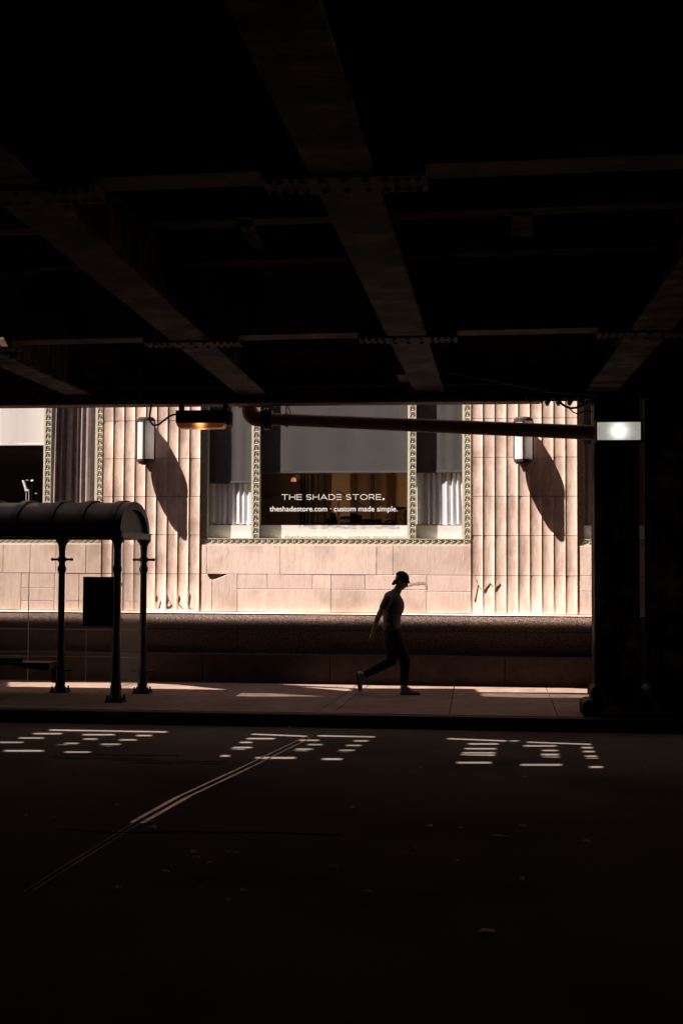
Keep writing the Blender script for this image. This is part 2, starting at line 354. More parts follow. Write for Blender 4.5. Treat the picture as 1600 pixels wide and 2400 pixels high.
def arrises(x0, x1, n): return [x0+(x1-x0)*i/n for i in range(n+1)]
def pilaster(x0, x1, top):
    """nine concave flutes, coursed, with a scooped foot"""
    q = MB(); xa = arrises(x0, x1, 9); dep = .019; nu = 12
    zz = [ZB]+[z for z in ZJ if z < top]+[top]
    for ci, (za, zb) in enumerate(zip(zz[:-1], zz[1:])):
        za2 = za+.004; zb2 = zb-.003
        for a, b in zip(xa[:-1], xa[1:]):
            zr = [za2, za2+.003] if ci == 0 else [za2]
            zr += [zb2]
            k = [0, 1, 1] if ci == 0 else [1, 1]
            jj = random.uniform(-.0015, .0015)
            vs = []; fs = []
            for z, kk in zip(zr, k):
                for i in range(nu+1):
                    t = i/nu; s = math.sqrt(max(0, 1-(2*t-1)**2*.93)); s = (s-math.sqrt(.07))/(1-math.sqrt(.07))
                    vs.append((a+.0015+(b-a-.003)*t, YP+jj+dep*kk*s, z+(.036*s if ci == 0 and z == zr[1] else 0)))
            n1 = nu+1
            for r in range(len(zr)-1):
                for i in range(nu): fs.append((r*n1+i, r*n1+i+1, (r+1)*n1+i+1, (r+1)*n1+i))
            # returns top / bottom / sides into the wall
            o = len(vs)
            for r in (0, len(zr)-1):
                vs += [(vs[r*n1+i][0], YP+.25, vs[r*n1+i][2]) for i in range(n1)]
            for i in range(nu):
                fs.append((i, o+i, o+i+1, i+1)); e = (len(zr)-1)*n1
                fs.append((e+i, e+i+1, o+n1+i+1, o+n1+i))
            for i in (0, nu):
                fs.append(tuple([r*n1+i for r in range(len(zr))]+[o+n1+i, o+i]))
            q.add(vs, fs)
    q.build('fluted_pilaster', M['stone_flute'], bld, smooth=2)
PX = [(X(238,YP), X(468,YP)), (X(1103,YP), X(1351.5,YP))]
bay = PX[1][0]-PX[0][0]
PX = [(PX[0][0]-bay, PX[0][1]-bay)]+PX+[(PX[1][0]+bay, PX[1][1]+bay)]
for a, b in PX: pilaster(a, b, 5.9)
# the wall of blocks under the windows
def blocks(rows, name='stone_wall'):
    q = MB()
    for x0, x1, z0, z1, dy in rows: q.box(x0+.0035, x1-.0035, YS+dy, YS+.15, z0+.0035, z1-.0035)
    return q.build(name, M['stone'], bld, bevel=.003)
zj = ZJ[0]; zp = Z(700,1381.5,YS); rows = []
def xx(*a): return [X(v, YS) for v in a]
t = [PX[1][1]]+xx(485.5,657.6,882.5,921.5)+[PX[2][0]]
for a, b in zip(t[:-1], t[1:]): rows.append((a, b, zj, ZW, random.uniform(-.002,.002)))
def B(a, b, y0, y1, dy=0):
    x0 = PX[1][1] if a is None else X(a, YS); x1 = PX[2][0] if b is None else X(b, YS)
    z0 = ZB if y0 is None else Z(800, y0, YS); z1 = zj if y1 is None else Z(800, y1, YS)
    rows.append((x0, x1, z0, z1, dy))
B(558, 628, 1381.5, None, .001); B(558, 776.5, None, 1381.5)
B(628, 733, 1381.5, None); B(733, 776.5, 1381.5, None, .001); B(776.5, 856, 1381.5, None, .0015)
B(856, 999.6, 1381.5, None); B(776.5, 999.6, None, 1381.5); B(999.6, None, 1385, None, .0015); B(999.6, None, None, 1385)
blocks(rows)
# the two blocks flanking the broken corner
def cut_block(x0, x1, cx, cz, side):
    z0, z1 = ZB+.0035, zj-.0035; x0 += .0035; x1 -= .0035
    if side > 0: poly = [(x0, z0), (x1, z0), (x1, cz), (x1-.03, cz+.01), (cx, z1), (x0, z1)]
    else: poly = [(x0, z0), (x1, z0), (x1, z1), (cx, z1), (x0+.06, cz+.015), (x0, cz)]
    return [(x, YS, z) for x, z in poly]
q = MB(); q.prism(cut_block(PX[1][1], X(498.7,YS), X(487,YS), Z(800,1361,YS), 1), (0, .15, 0))
q.prism(cut_block(X(498.7,YS), X(558,YS), X(535,YS), Z(800,1361,YS), -1), (0, .15, 0))
q.build('chipped_block', M['stone'], bld, bevel=.004)
# bays either side
rows = []
L0, L1 = PX[0][1], PX[1][0]
def BL(a, b, y0, y1, dy=0):
    x0 = L0 if a is None else X(a, YS); x1 = L1 if b is None else X(b, YS)
    z0 = ZB if y0 is None else Z(60, y0, YS); z1 = ZW if y1 == 'w' else zj if y1 is None else Z(60, y1, YS)
    rows.append((x0, x1, z0, z1, dy))
for a, b in [(None, 10), (10, 73), (73, 133.5), (133.5, 203.5), (203.5, None)]: BL(a, b, 1341.5, 'w', random.uniform(-.002, .002))
rows[-5:] = [(r[0], r[1], zj, ZW, r[4]) for r in rows[-5:]]
BL(None, 53, None, None); BL(53, 130.5, 1378, None, .001); BL(53, 130.5, 1408, 1378); BL(53, 71.5, None, 1408); BL(71.5, 130.5, None, 1408)
BL(130.5, 153, None, None); BL(153, 188, None, None); BL(188, None, None, None)
R0, R1 = PX[2][1], PX[3][0]
for a, b, z0, z1 in [(R0, R0+.9, zj, ZW), (R0+.9, R0+2.2, zj, ZW), (R0+2.2, R1, zj, ZW), (R0, R0+.75, zp, zj), (R0, R0+.75, ZB, zp), (R0+.75, R0+1.9, ZB, zj), (R0+1.9, R1, ZB, zj)]:
    rows.append((a, b, z0, z1, 0))
for a, b in ((-40, PX[0][0]), (PX[3][1], 40)):
    n = 18
    for i in range(n): rows.append((a+(b-a)*i/n, a+(b-a)*(i+1)/n, ZB, ZW, 0)); rows.append((a+(b-a)*i/n, a+(b-a)*(i+1)/n, ZW, 5.9, 0))
blocks(rows)
# upper wall, never in the photo but lit by the same sun
q = MB()
for k in range(9):
    z0 = 5.9+k*hc
    for i in range(40): q.box(-40+i*2+.004+(k%2), -38+i*2-.004+(k%2), YP-.02, YP+.5, z0+.004, z0+hc-.004)
q.build('upper_wall', M['stone'], bld)
# pier added out of sight behind the column, shading the wall beside it
MB().box(2.02, 2.14, 18.75, YS, .15, 7.4).build('shadow_pier', M['granite_step'], bld, bevel=.02)

# ---- windows
def ornament(q, a, b, z, ax):
    """row of little carved shells from a to b"""
    L = b-a; n = max(1, round(abs(L)/.096)); r = .013; yf = YF-.012
    for i in range(n):
        c = a+L*(i+.5)/n
        def pt(u, v, d=0): return (z+u, yf-d, c+v) if ax == 'z' else (c+v, yf-d, z-u)
        for u, v in ((0, .022), (-.014, -.004), (.014, -.004)): q.ball(pt(u, v, .001), .012, .007, .012, 8, 5)
        pts = [pt(.036*math.sin(t), -.012+.036*math.cos(t)-.03, .002) for t in [(-1.9+3.8*k/8) for k in range(9)]]
        q.tube(pts, .0038, 5)
def window(x0, x1, muls, name='shop_window', pw=.10):
    """x0..x1 outer frame, muls = mullion left edges"""
    fr = None; q = MB(); zb0, zb1 = ZW+.002, Z(800,1262,YF)
    zt = ZT
    uprights = [(x0, x0+pw)]+[(m, m+pw) for m in muls]+[(x1-pw, x1)]
    for i, (a, b) in enumerate(uprights):
        q.box(a, b, YF, YF+.13, zb1, zt)
        q.box(a-.0, a+.012, YF-.014, YF+.0, zb1, zt); q.box(b-.012, b, YF-.014, YF, zb1, zt)
        ornament(q, zb1+.02, 4.75, (a+b)/2, 'z')
        if i: q.box(a-.028, a, YF+.012, YF+.1, zb1, zt)           # plain inner fillet
    q.box(x0, x1, YF-.002, YF+.13, zb0, zb1)
    q.box(x0, x1, YF-.02, YF-.002, zb1-.014, zb1); q.box(x0, x1, YF-.026, YF-.002, zb0, zb0+.016)
    ornament(q, x0+.04, x1-.04, (zb0+zb1)/2+.004, 'x')
    q.box(x0, x1, YF-.05, YF+.13, zt, zt+.3)
    fr = q.build(name, M['frame'], bld, smooth=2)
    g = MB(); s = MB()
    for (a, b), (c, d) in zip(uprights[:-1], uprights[1:]):
        g.box(b-.01, c+.01, YG, YG+.008, zb1-.01, zt)
        s.box(b-.02, c+.02, YG+.105, YG+.3, zb1-.12, Z(800,1231,YG+.1))
    g.build('glass_pane', M['glass'], fr)
    s.build('window_sill', M['white'], fr)
    return fr
m1, m2 = X(592.5,YF), X(958.5,YF)
B0, B1 = PX[1][1]+.004, PX[2][0]-.004
window(B0, B1, [m1, m2])
ml = X(104,YF)
window(L0+.004, L1-.004, [L0+.55, ml], 'shop_window')
window(R0+.004, R1-.004, [R0+.004+(m1-B0), R1-.6], 'shop_window')

# ---- shades and curtains (they hang by themselves behind the glass)
YSH = YG+.10
def roller(x0, x1, zb, m, label):
    t = thing('roller_shade', ((x0+x1)/2, YSH, zb), label, 'window shade', 'roller shades behind the shop windows')
    q = MB(); n = 24
    q.grid(lambda u, v: Vector((x0+(x1-x0)*u, YSH+.004*math.sin(u*9+x0)+.003*math.sin(u*23), zb+.03+(ZT-zb-.03)*v)), n, 2)
    q.build('shade_fabric', m, t)
    MB().box(x0, x1, YSH-.006, YSH+.012, zb, zb+.03).build('hem_bar', m, t, bevel=.003)
def curtain(x0, x1, z0, z1, Y, amp, folds, m, label, spread=0, seed=1):
    rnd = random.Random(seed); ph = [rnd.uniform(0, 6.28) for _ in range(4)]; n = 110
    def fn(u, v):
        s = u+.025*math.sin(u*14+ph[0]); a = amp*(.75+.35*math.sin(u*9+ph[1]))*(1-.2*v)
        x = x0+(x1-x0)*u+spread*(1-v)*(u-1)
        return Vector((x+.2*a*math.sin(2*PI*folds*s*2+ph[2]), Y+a*(math.sin(2*PI*folds*s+.4*math.sin(v*3+ph[3]))+.3*math.sin(2*PI*folds*2.3*s+ph[3])), z0+.006*math.sin(u*40)*(1-v)+(z1-z0)*v))
    q = MB(); q.grid(fn, n, 10); o = q.build('curtain', m, None, smooth=True)
    return tag(o, label, 'curtain', 'curtains in the shop windows')
gx = lambda x: X(x, YSH)
zc1 = Z(500,1229,YSH+.05)
roller(B0+.02, gx(592), Z(540,1133,YSH), M['shade'], 'narrow grey roller shade ending above a white half curtain, left of the shop name')
curtain(B0+.05, gx(591), zc1, Z(500,1120,YSH), YSH+.035, .018, 7, M['curtain'], 'white gathered half curtain left of the shop name window', seed=3)
roller(gx(602), gx(962), Z(800,1109,YSH), M['shade'], 'wide grey roller shade above the shop name lettering')
roller(gx(970), gx(1092), Z(1000,1108,YSH), M['shade'], 'narrow grey roller shade in the pane right of the shop name')
curtain(gx(974), gx(1092), zc1, Z(1000,1090,YSH), YSH+.035, .020, 8, M['curtain'], 'white gathered half curtain right of the shop name window', seed=8)
roller(L0+.7, gx(106), Z(70,1044,YSH), M['shade_white'], 'cream white roller shade half lowered at the far left window')
curtain(gx(120), gx(226), ZW+.05, 4.6, YSH+.045, .035, 7, M['drape'], 'long brown and mauve drape in the pane behind the shelter roof', spread=.05, seed=5)
roller(R0+.1, R1-.5, Z(1370,1040,YSH), M['shade'], 'grey roller shade in the window beside the steel column')
curtain(R0+.1, R0+.9, Z(1370,1233,YSH), 4.2, YSH+.05, .02, 8, M['drape'], 'dark drape in the window beside the steel column', seed=11)

# ---- shop name on the glass (a part of the building's glass)
def sub(pts, n=10): return pts
def arc(cx, cy, rx, ry, a0, a1, n=14): return [(cx+rx*math.cos(math.radians(a0+(a1-a0)*i/n)), cy+ry*math.sin(math.radians(a0+(a1-a0)*i/n))) for i in range(n+1)]
GL = {
 'T': (.86, [[(0,1),(.86,1)], [(.43,1),(.43,0)]]),
 'H': (.84, [[(0,0),(0,1)], [(.84,0),(.84,1)], [(0,.5),(.84,.5)]]),
 'E': (.70, [[(.70,1),(0,1),(0,0),(.72,0)], [(0,.5),(.66,.5)]]),
 'S': (.74, [arc(.37,.745,.33,.255,30,262,14)+arc(.37,.25,.36,.25,82,-145,14)]),
 'A': (.98, [[(0,0),(.49,1),(.98,0)], [(.19,.30),(.79,.30)]]),
 'D': (.86, [[(0,0),(0,1),(.38,1)]+arc(.38,.5,.48,.5,90,-90,14)+[(0,0)]]),
 '=': (.70, [[(0,1),(.70,1)], [(0,.5),(.70,.5)], [(0,0),(.70,0)]]),
 'O': (1.0, [arc(.5,.5,.5,.5,0,360,26)]),
 'R': (.76, [[(0,0),(0,1),(.42,1)]+arc(.42,.69,.30,.31,90,-90,10)+[(0,.38)], [(.44,.38),(.76,0)]]),
}
def strokes(text, x0, x1, zb, h, Y, wt, q):
    wid = 0; lay = []
    for ch in text:
        if ch == ' ': wid += .42; continue
        wdt, st = GL[ch]; lay.append((wid, st)); wid += wdt+.27
    wid -= .27; sc = (x1-x0)/wid
    for o, st in lay:
        for line in st:
            pts = [(x0+(o+a)*sc, zb+b*h) for a, b in line]
            # widen the polyline into a ribbon with thickness
            L = []; R = []
            n = len(pts); closed = math.dist(pts[0], pts[-1]) < 1e-6
            for i in range(n):
                a = pts[i-1] if i else (pts[-2] if closed else None); b = pts[i+1] if i < n-1 else (pts[1] if closed else None); c = pts[i]
                d1 = None if a is None else (Vector(c)-Vector(a)).normalized(); d2 = None if b is None else (Vector(b)-Vector(c)).normalized()
                if d1 is None: d1 = d2; c = tuple(Vector(c)-d1*wt*.5) if not closed else c
                if d2 is None: d2 = d1; c = tuple(Vector(c)+d2*wt*.5) if not closed else c
                m = (d1+d2); m = m.normalized() if m.length > 1e-4 else d1
                nn = Vector((-m.y, m.x)); k = min(2.2, 1/max(.3, nn.dot(Vector((-d1.y, d1.x)))))
                L.append(Vector(c)+nn*wt/2*k); R.append(Vector(c)-nn*wt/2*k)
            vs = []
            for d in (0, .0015):
                vs += [(v.x, Y-d, v.y) for v in L]+[(v.x, Y-d, v.y) for v in R]
            fs = []
            for i in range(n-1):
                fs += [(i, i+1, n+i+1, n+i), (2*n+i+1, 2*n+i, 3*n+i, 3*n+i+1), (i+1, i, 2*n+i, 2*n+i+1), (n+i, n+i+1, 3*n+i+1, 3*n+i)]
            q.add(vs, fs)
YT = YG-.002
q = MB()
zb, zt = Z(780,1172,YT), Z(780,1158.5,YT)
strokes('THE SHAD= STORE', X(660.5,YT), X(892,YT), zb+.008, zt-zb-.012, YT, .0078, q)
q.lathe((X(898.3,YT), YT, zb+.014), [(.0145, 0), (.0145, -.002)], 12, axis='y')
q.build('shop_lettering', M['letter'], bld)
def text_mesh(s, x0, x1, zb, Y, name, m, parent, hscale=None, bold=.0):
    cu = bpy.data.curves.new('t', 'FONT'); cu.body = s; cu.size = .1; cu.extrude = .0008; cu.offset = bold
    o = bpy.data.objects.new('t', cu); COL.objects.link(o); dg = bpy.context.evaluated_depsgraph_get()
    me = bpy.data.meshes.new_from_object(o.evaluated_get(dg)); bpy.data.objects.remove(o)
    xsn = [v.co.x for v in me.vertices]; a, b = min(xsn), max(xsn); k = (x1-x0)/(b-a); kz = hscale or k
    me.transform(Matrix(((k, 0, 0, x0-a*k), (0, 0, -1, Y), (0, kz, 0, zb), (0, 0, 0, 1))))
    return link(name, me, m, parent)
text_mesh('theshadestore.com · custom made simple.', X(632,YT), X(931,YT), Z(780,1198.5,YT), YT, 'web_lettering', M['letter'], bld, bold=0)
# scratched graffiti
q = MB()
def scratch(pts, w=.008):
    q.tube([P(a, b, YP+.006) for a, b in pts], w, 5)
for line in [[(366,1393),(362,1422)],[(373,1402),(368,1424)],[(391,1392),(389,1424)],[(392,1400),(399,1409),(391,1421)],[(419,1394),(416,1412),(428,1423)],[(443,1389),(441,1418),(447,1425)],[(436,1405),(442,1422),(452,1424)],
             [(1113,1353),(1116,1364),(1127,1381)],[(1116,1366),(1112,1388),(1109,1404)],[(1133,1384),(1138,1370),(1145,1361.5),(1153,1372)],[(1159,1384),(1163,1372),(1169,1362)]]:
    scratch(line, .0045)
q.build('graffiti', M['graf'], bld)
q = MB(); q.prism([P(a, b, YS-.0025) for a, b in [(956,1372),(961,1367.5),(970,1366),(979,1363.5),(990,1363),(999,1366),(1000,1380),(996,1376),(995,1370.5),(985,1369),(978,1371),(970,1370),(962,1373)]], (0, .004, 0))
q.build('broken_edge', mat('broken_stone', (.30,.20,.155), .95, col2=(.44,.32,.26), scale=40), bld)

# ---- interior
rb = 24.5
q = MB(); q.box(-9.5, 4, rb, rb+.1, .9, 5.6); q.box(-9.5, -9.4, YG+.35, rb, .9, 5.6); q.box(3.9, 4, YG+.35, rb, .9, 5.6); q.box(-9.5, 4, YG+.35, rb, 5.5, 5.6)
q.build('room_shell', M['roomwall'], bld)
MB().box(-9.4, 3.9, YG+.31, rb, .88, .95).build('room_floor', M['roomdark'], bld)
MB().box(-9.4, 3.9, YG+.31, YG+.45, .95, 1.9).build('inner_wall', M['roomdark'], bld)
yi = 23.5
xi = lambda x, Y=yi: X(x, Y)
# dark partition on the left part of the shop
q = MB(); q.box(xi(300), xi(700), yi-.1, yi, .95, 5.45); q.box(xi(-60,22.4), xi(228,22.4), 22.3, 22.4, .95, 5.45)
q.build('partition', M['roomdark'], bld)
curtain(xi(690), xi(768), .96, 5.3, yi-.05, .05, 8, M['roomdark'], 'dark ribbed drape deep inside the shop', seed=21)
def board(x0, x1, y0, y1, Y, m, name):
    return MB().box(X(x0,Y), X(x1,Y), Y, Y+.03, Z(800,y0,Y) if y0 else .96, Z(800,y1,Y)).build(name, m, None)
for x0, x1, y0, lab in ((776, 822, 1210, 'tan woven blind on the back wall left of the dark post'), (926, 990, 1188, 'tan woven blind on the back wall behind the seated clerk')):
    o = board(x0, x1, y0, 1100, 24.40, M['blind'], 'wall_blind'); tag(o, lab, 'blind')
for i, (x0, x1, lab) in enumerate(((765, 777, 'brown side drape left of the tan blind'), (822, 836, 'brown side drape right of the tan blind'), (905, 926, 'brown side drape left of the right hand blind'))):
    curtain(X(x0,24.3), X(x1,24.3), .96, 4.6, 24.3, .03, 3, M['wood'], lab, seed=30+i)
o = MB().box(X(869,24.2), X(877,24.2), 24.15, 24.25, .95, 5.5).build('interior_post', M['roomdark']); tag(o, 'dark vertical post inside the shop between the blinds', 'post')
# desk and things on it
yd = 21.6
zd = Z(800,1226,yd)
t = thing('desk', (X(850,yd), yd, .95), 'dark desk inside the shop behind the name window', 'desk')
MB().box(X(735,yd), X(930,yd), yd-.3, yd+.4, zd-.04, zd).build('desk_top', M['roomdark'], t, bevel=.005)
for x in (740, 925):
    MB().box(X(x,yd)-.03, X(x,yd)+.03, yd-.25, yd+.35, .95, zd-.04).build('leg', M['roomdark'], t)
def monitor(xa, xb, ya, yb, lab, tilt=0):
    c = (X((xa+xb)/2,yd), yd, zd); t = thing('monitor', c, lab, 'monitor', 'monitors on the shop desk')
    z0, z1 = Z(800,yb,yd), Z(800,ya,yd); x0, x1 = X(xa,yd), X(xb,yd)
    q = MB(); q.prism([(x0, yd, z0), (x1, yd+.1, z0), (x1, yd+.1, z1-tilt), (x0, yd, z1)], (0, .03, 0)); q.build('screen', M['black'], t, bevel=.004)
    MB().box(c[0]-.02, c[0]+.02, yd+.04, yd+.08, zd, z0+.05).build('stand', M['black'], t)
    MB().box(c[0]-.1, c[0]+.1, yd-.02, yd+.14, zd, zd+.012).build('stand_base', M['black'], t)
monitor(773, 785, 1199, 1224, 'small dark screen standing left of the pale floor pole', .03)
monitor(820, 847, 1200, 1230, 'large dark screen right of the pale floor pole', .05)
monitor(764, 790, 1214, 1236, 'low dark screen at the left end of the desk')
monitor(850, 893, 1216, 1240, 'low wide dark screen near the right end of the desk')
t = thing('floor_lamp', (X(793,21.3), 21.3, .95), 'pale floor lamp pole with a long thin arm inside the shop', 'lamp')
q = MB(); q.tube([(X(793,21.3), 21.3, .95), (X(793,21.3), 21.3, Z(793,1150,21.3))], .022, 10); q.build('pole', mat('pale_metal', (.5,.4,.32), .5), t)
q = MB(); q.tube([P(793,1150,21.3), P(822,1170,21.35), P(853,1187,21.4)], .008, 6); q.build('arm', M['black'], t)
MB().lathe((X(793,21.3), 21.3, .95), [(.16, 0), (.16, .02), (.03, .03)], 20).build('foot', M['black'], t)
t = thing('office_chair', (X(912,21.0), 21.0, .95), 'dark chair with a round back beside the seated clerk', 'chair')
q = MB(); c = P(912,1238,21.0); q.tube([c+Vector((.085*math.cos(a), 0, .13*math.sin(a))) for a in [PI*k/12 for k in range(13)]], .016, 8); q.build('backrest', M['black'], t, smooth=True)
MB().box(c.x-.22, c.x+.22, 20.85, 21.3, 1.38, 1.44).build('seat', M['black'], t, bevel=.02, seg=2)
q = MB(); q.tube([(c.x, 21.05, .98), (c.x, 21.05, 1.38)], .03, 8)
for k in range(5): q.bar((c.x, 21.05, .99), (c.x+.26*math.cos(k*1.257), 21.05+.26*math.sin(k*1.257), .97), .04, .03)
q.build('leg', M['black'], t)
q = MB(); q.tube([(c.x-.085, 21.0, c.z), (c.x-.085, 21.1, 1.42)], .014, 6); q.tube([(c.x+.085, 21.0, c.z), (c.x+.085, 21.1, 1.42)], .014, 6); q.build('back_support', M['black'], t)
# ceiling lamps of the shop
GLOW = emit('lamp_glow', (1, .62, .32), 10)
for i, (x, y, Y, lab) in enumerate(((688, 1126, 23.0, 'glowing orange ceiling lamp seen through the dark left part of the name window'),
                                    (790, 1070, 22.4, 'warm lamp hidden behind the wide grey shade, above the desk'),
                                    (900, 1060, 22.4, 'warm lamp hidden behind the wide grey shade, above the clerk'))):
    p = P(x, y, Y); t = thing('ceiling_lamp', p, lab, 'lamp', 'ceiling lamps inside the shop')
    rr = .05 if i == 0 else .16
    MB().lathe(p, [(.02, .05), (rr*.8, .03), (rr, 0), (rr, -.012), (rr*.9, -.02)], 18).build('glowing_disc', GLOW if i else emit('orange_glow', (1, .30, .08), .14), t, smooth=2)
    MB().tube([p+Vector((0,0,.05)), Vector((p.x, p.y, 5.5))], .01, 6).build('hanging_rod', M['black'], t)
# far left window display, small white pieces standing on the inner sill
YDp = 20.07; zsl = Z(800,1231,YG+.1)
t = thing('display_stand', (P(62,1190,YDp).x, YDp, zsl), 'small white chair shaped stand with a leaning back in the far left window', 'display stand')
q = MB(); q.prism([P(52,1126,YDp), P(56.5,1126,YDp), P(63.5,1148,YDp), P(59,1149,YDp)], (0, .05, 0)); q.build('backrest', M['white'], t, bevel=.002)
q = MB(); q.prism([P(58,1148,YDp), P(67,1147,YDp), P(66,1151,YDp), P(59,1151,YDp)], (0, .05, 0)); q.build('seat', M['white'], t, bevel=.002)
for x in (62, 68.5):
    for dy in (.008, .042):
        a = P(x, 1150, YDp+dy); MB().tube([a, (a.x, a.y, zsl)], .004, 6).build('leg', M['white'], t)
t = thing('table_lamp', (P(76,1190,YDp).x, YDp, zsl), 'small white domed lamp in the far left window, right of the chair shaped stand', 'lamp')
MB().lathe(P(76,1128,YDp), [(.024, 0), (.021, .014), (.006, .024)], 14).build('lamp_shade', M['white'], t, smooth=2)
MB().tube([P(76,1128,YDp), (P(76,1129,YDp).x, YDp, zsl)], .005, 6).build('stand', M['black'], t)
for x, y, lab in ((65, 1125, 'small white dish left of the domed lamp'), (85.5, 1156, 'small white dish right of and below the domed lamp')):
    p = P(x, y, YDp+.01); t = thing('dish_stand', (p.x, p.y, zsl), lab, 'dish', 'white dishes in the far left window')
    MB().lathe(p, [(.008, -.012), (.02, -.003), (.021, .004), (.012, .003)], 14).build('dish', M['white'], t, smooth=2)
    MB().tube([p-Vector((0,0,.012)), (p.x, p.y, zsl)], .003, 6).build('stand', M['black'], t)
#@@PART2
# ---- wall lamps
def sconce(px, label):
    xc = X(px, 19.6); zb, zt = Z(px,1077,19.6), Z(px,988,19.6)
    t = thing('wall_lamp', (xc, YP, zb), label, 'wall lamp', 'opal wall lamps on the fluted pilasters')
    a, b = .135, .130; n = 36; yl = YP-.15
    def ell(k, s=1): q = 2*PI*k; return (xc+a*s*math.cos(q), yl+b*s*math.sin(q))
    def slab(z0, z1, s0, s1):
        q = MB(); lo = [ell(k/n, s0) for k in range(n)]; hi = [ell(k/n, s1) for k in range(n)]
        q.add([(x, y, z0) for x, y in lo]+[(x, y, z1) for x, y in hi], [tuple(range(n))[::-1], tuple(range(n, 2*n))]+[(i, (i+1)%n, n+(i+1)%n, n+i) for i in range(n)])
        return q
    slab(zb, zt, .97, .97).build('opal_glass', M['opal'], t, smooth=2)
    c = slab(zt, zt+.035, 1.04, 1.04); d = slab(zt+.035, zt+.06, .9, .84); c.add(d.v, d.f); c.build('top_cap', M['lampmetal'], t, smooth=2)
    c = slab(zb-.04, zb, 1.0, 1.04)
    for z0, z1, s0, s1 in ((zb-.065, zb-.04, .80, .88), (zb-.08, zb-.065, .5, .56)):
        d = slab(z0, z1, s0, s1); c.add(d.v, d.f)
    c.ball((xc+.02, yl, zb-.085), .022); c.build('bottom_cap', M['lampmetal'], t, smooth=2)
    f = MB()
    for k in (.5, .745, .99, .25):
        x, y = ell(k, .99); f.box(x-.014, x+.014, y-.014, y+.014, zb, zt)
    f.build('frame_bar', M['lampmetal'], t)
    MB().box(xc-.07, xc+.07, YP-.02, YP+.06, zb-.02, zt+.02).box(xc-.04, xc+.04, YP-.05, YP, zb+.1, zb+.16).box(xc-.04, xc+.04, YP-.05, YP, zt-.16, zt-.1).build('back_plate', M['lampmetal'], t)
sconce(341, 'opal wall lamp on the left fluted pilaster, near the looping black cable')
sconce(1226, 'opal wall lamp on the right fluted pilaster, crossed by the rusty pipe')

# ================================================================== VIADUCT
via = thing('elevated_railway', (0, 15.5, .15), 'dark riveted steel elevated railway overhead spanning the road', 'viaduct')
ZBM = 3.9; ZD = 5.0; ZPL = 7.5
def up(p, z):                       # where the sun ray reaching p passes height z
    k = (z-p.z)/-SUN.z; return (p.x-SUN.x*k, p.y-SUN.y*k)
holes = []
def patch(xa, xb, y, h=3.9, slope=0):
    h *= .82
    ya, yb = y-slope*(xb-xa)/2, y+slope*(xb-xa)/2
    pts = [G(xa, ya+h/2), G(xb, yb+h/2), G(xb, yb-h/2), G(xa, ya-h/2)]
    holes.append([up(p, ZD) for p in pts])
A7 = [(158,725,151,4,.017),(80,218,164),(10,130,185),(-90,30,206),(-60,128,247,5),(185,250,221,5),(232,298,211),(318,472,169),(322,388,190),(355,462,227,5),(408,500,215),(232,355,253),(495,578,194),(578,652,173),
      (1065,1400,170,3.4,.04),(1110,1245,188),(1050,1135,206),(990,1135,231),(960,1105,242,5),(875,1028,270,6),(1155,1345,281,5),(1360,1460,196),(1405,1475,217),(1350,1428,239),(1335,1405,250,5),(1475,1570,287,5),(1530,1600,256,5)]
A8 = [(-30,232,168,3.6,.02),(135,200,189),(100,168,210),(70,138,232),(565,835,184,3.4,.04),(850,890,189,2.5),(660,798,203),(645,788,225),(632,783,244),(625,780,255,5),(608,765,289,5),
      (930,1230,200,3.2,.035),(915,1065,212),(998,1070,233),(995,1075,252,5),(998,1078,265),(900,1088,299,5),(1180,1245,220),(1187,1255,238),(1197,1270,259),(1200,1278,270),(1217,1302,309,5)]
for a in A7: patch(40+a[0]/2.063, 40+a[1]/2.063, 1640+a[2]/2.063, *(a[3:]))
for a in A8: patch(760+a[0]/1.96, 760+a[1]/1.96, 1640+a[2]/1.96, *(a[3:]))
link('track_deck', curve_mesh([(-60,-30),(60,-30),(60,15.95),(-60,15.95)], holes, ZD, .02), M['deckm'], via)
# unseen platform above the kerb; panes added to throw sun streaks on the pavement
bright = [[(20,1599),(330,1600),(330,1617),(20,1617)], [(344,1601.5),(420,1605),(566,1620),(344,1618)],
          [(652,1604),(780,1604.5),(900,1607),(1340,1613),(1420,1617),(1420,1625),(1340,1623.5),(1120,1622),(1112,1614.5),(835,1613)], [(700,1609.5),(822,1614.5),(822,1620)]]
dim = [[(524,1624),(640,1625),(758,1632),(600,1632.5),(540,1631)], [(30,1620),(200,1621),(330,1624),(340,1632),(90,1626)], [(380,1624),(500,1624),(500,1628),(380,1628)],
       [(1124,1625),(1200,1625),(1420,1629),(1420,1635),(1250,1635),(1130,1632)]]
def lift(poly): return [up(G(x, y, .15), ZPL) for x, y in poly]
hb = [lift(p) for p in bright]; hd = [lift(p) for p in dim]
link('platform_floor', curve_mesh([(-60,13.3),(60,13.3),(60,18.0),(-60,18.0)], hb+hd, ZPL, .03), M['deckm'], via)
for nm, hs, T in (('streak_pane', hb, .97), ('dim_streak_pane', hd, .34)):
    q = MB()
    for poly in hs: q.prism([(x, y, ZPL-.004) for x, y in poly], (0, 0, .008))
    q.build(nm, glassy(nm, (T**.5, (T*.98)**.5, (T*.96)**.5), 1.05), via)
MB().box(-60, 60, 14.1, 14.2, ZD, ZPL-.02).build('platform_wall', M['deckm'], via)
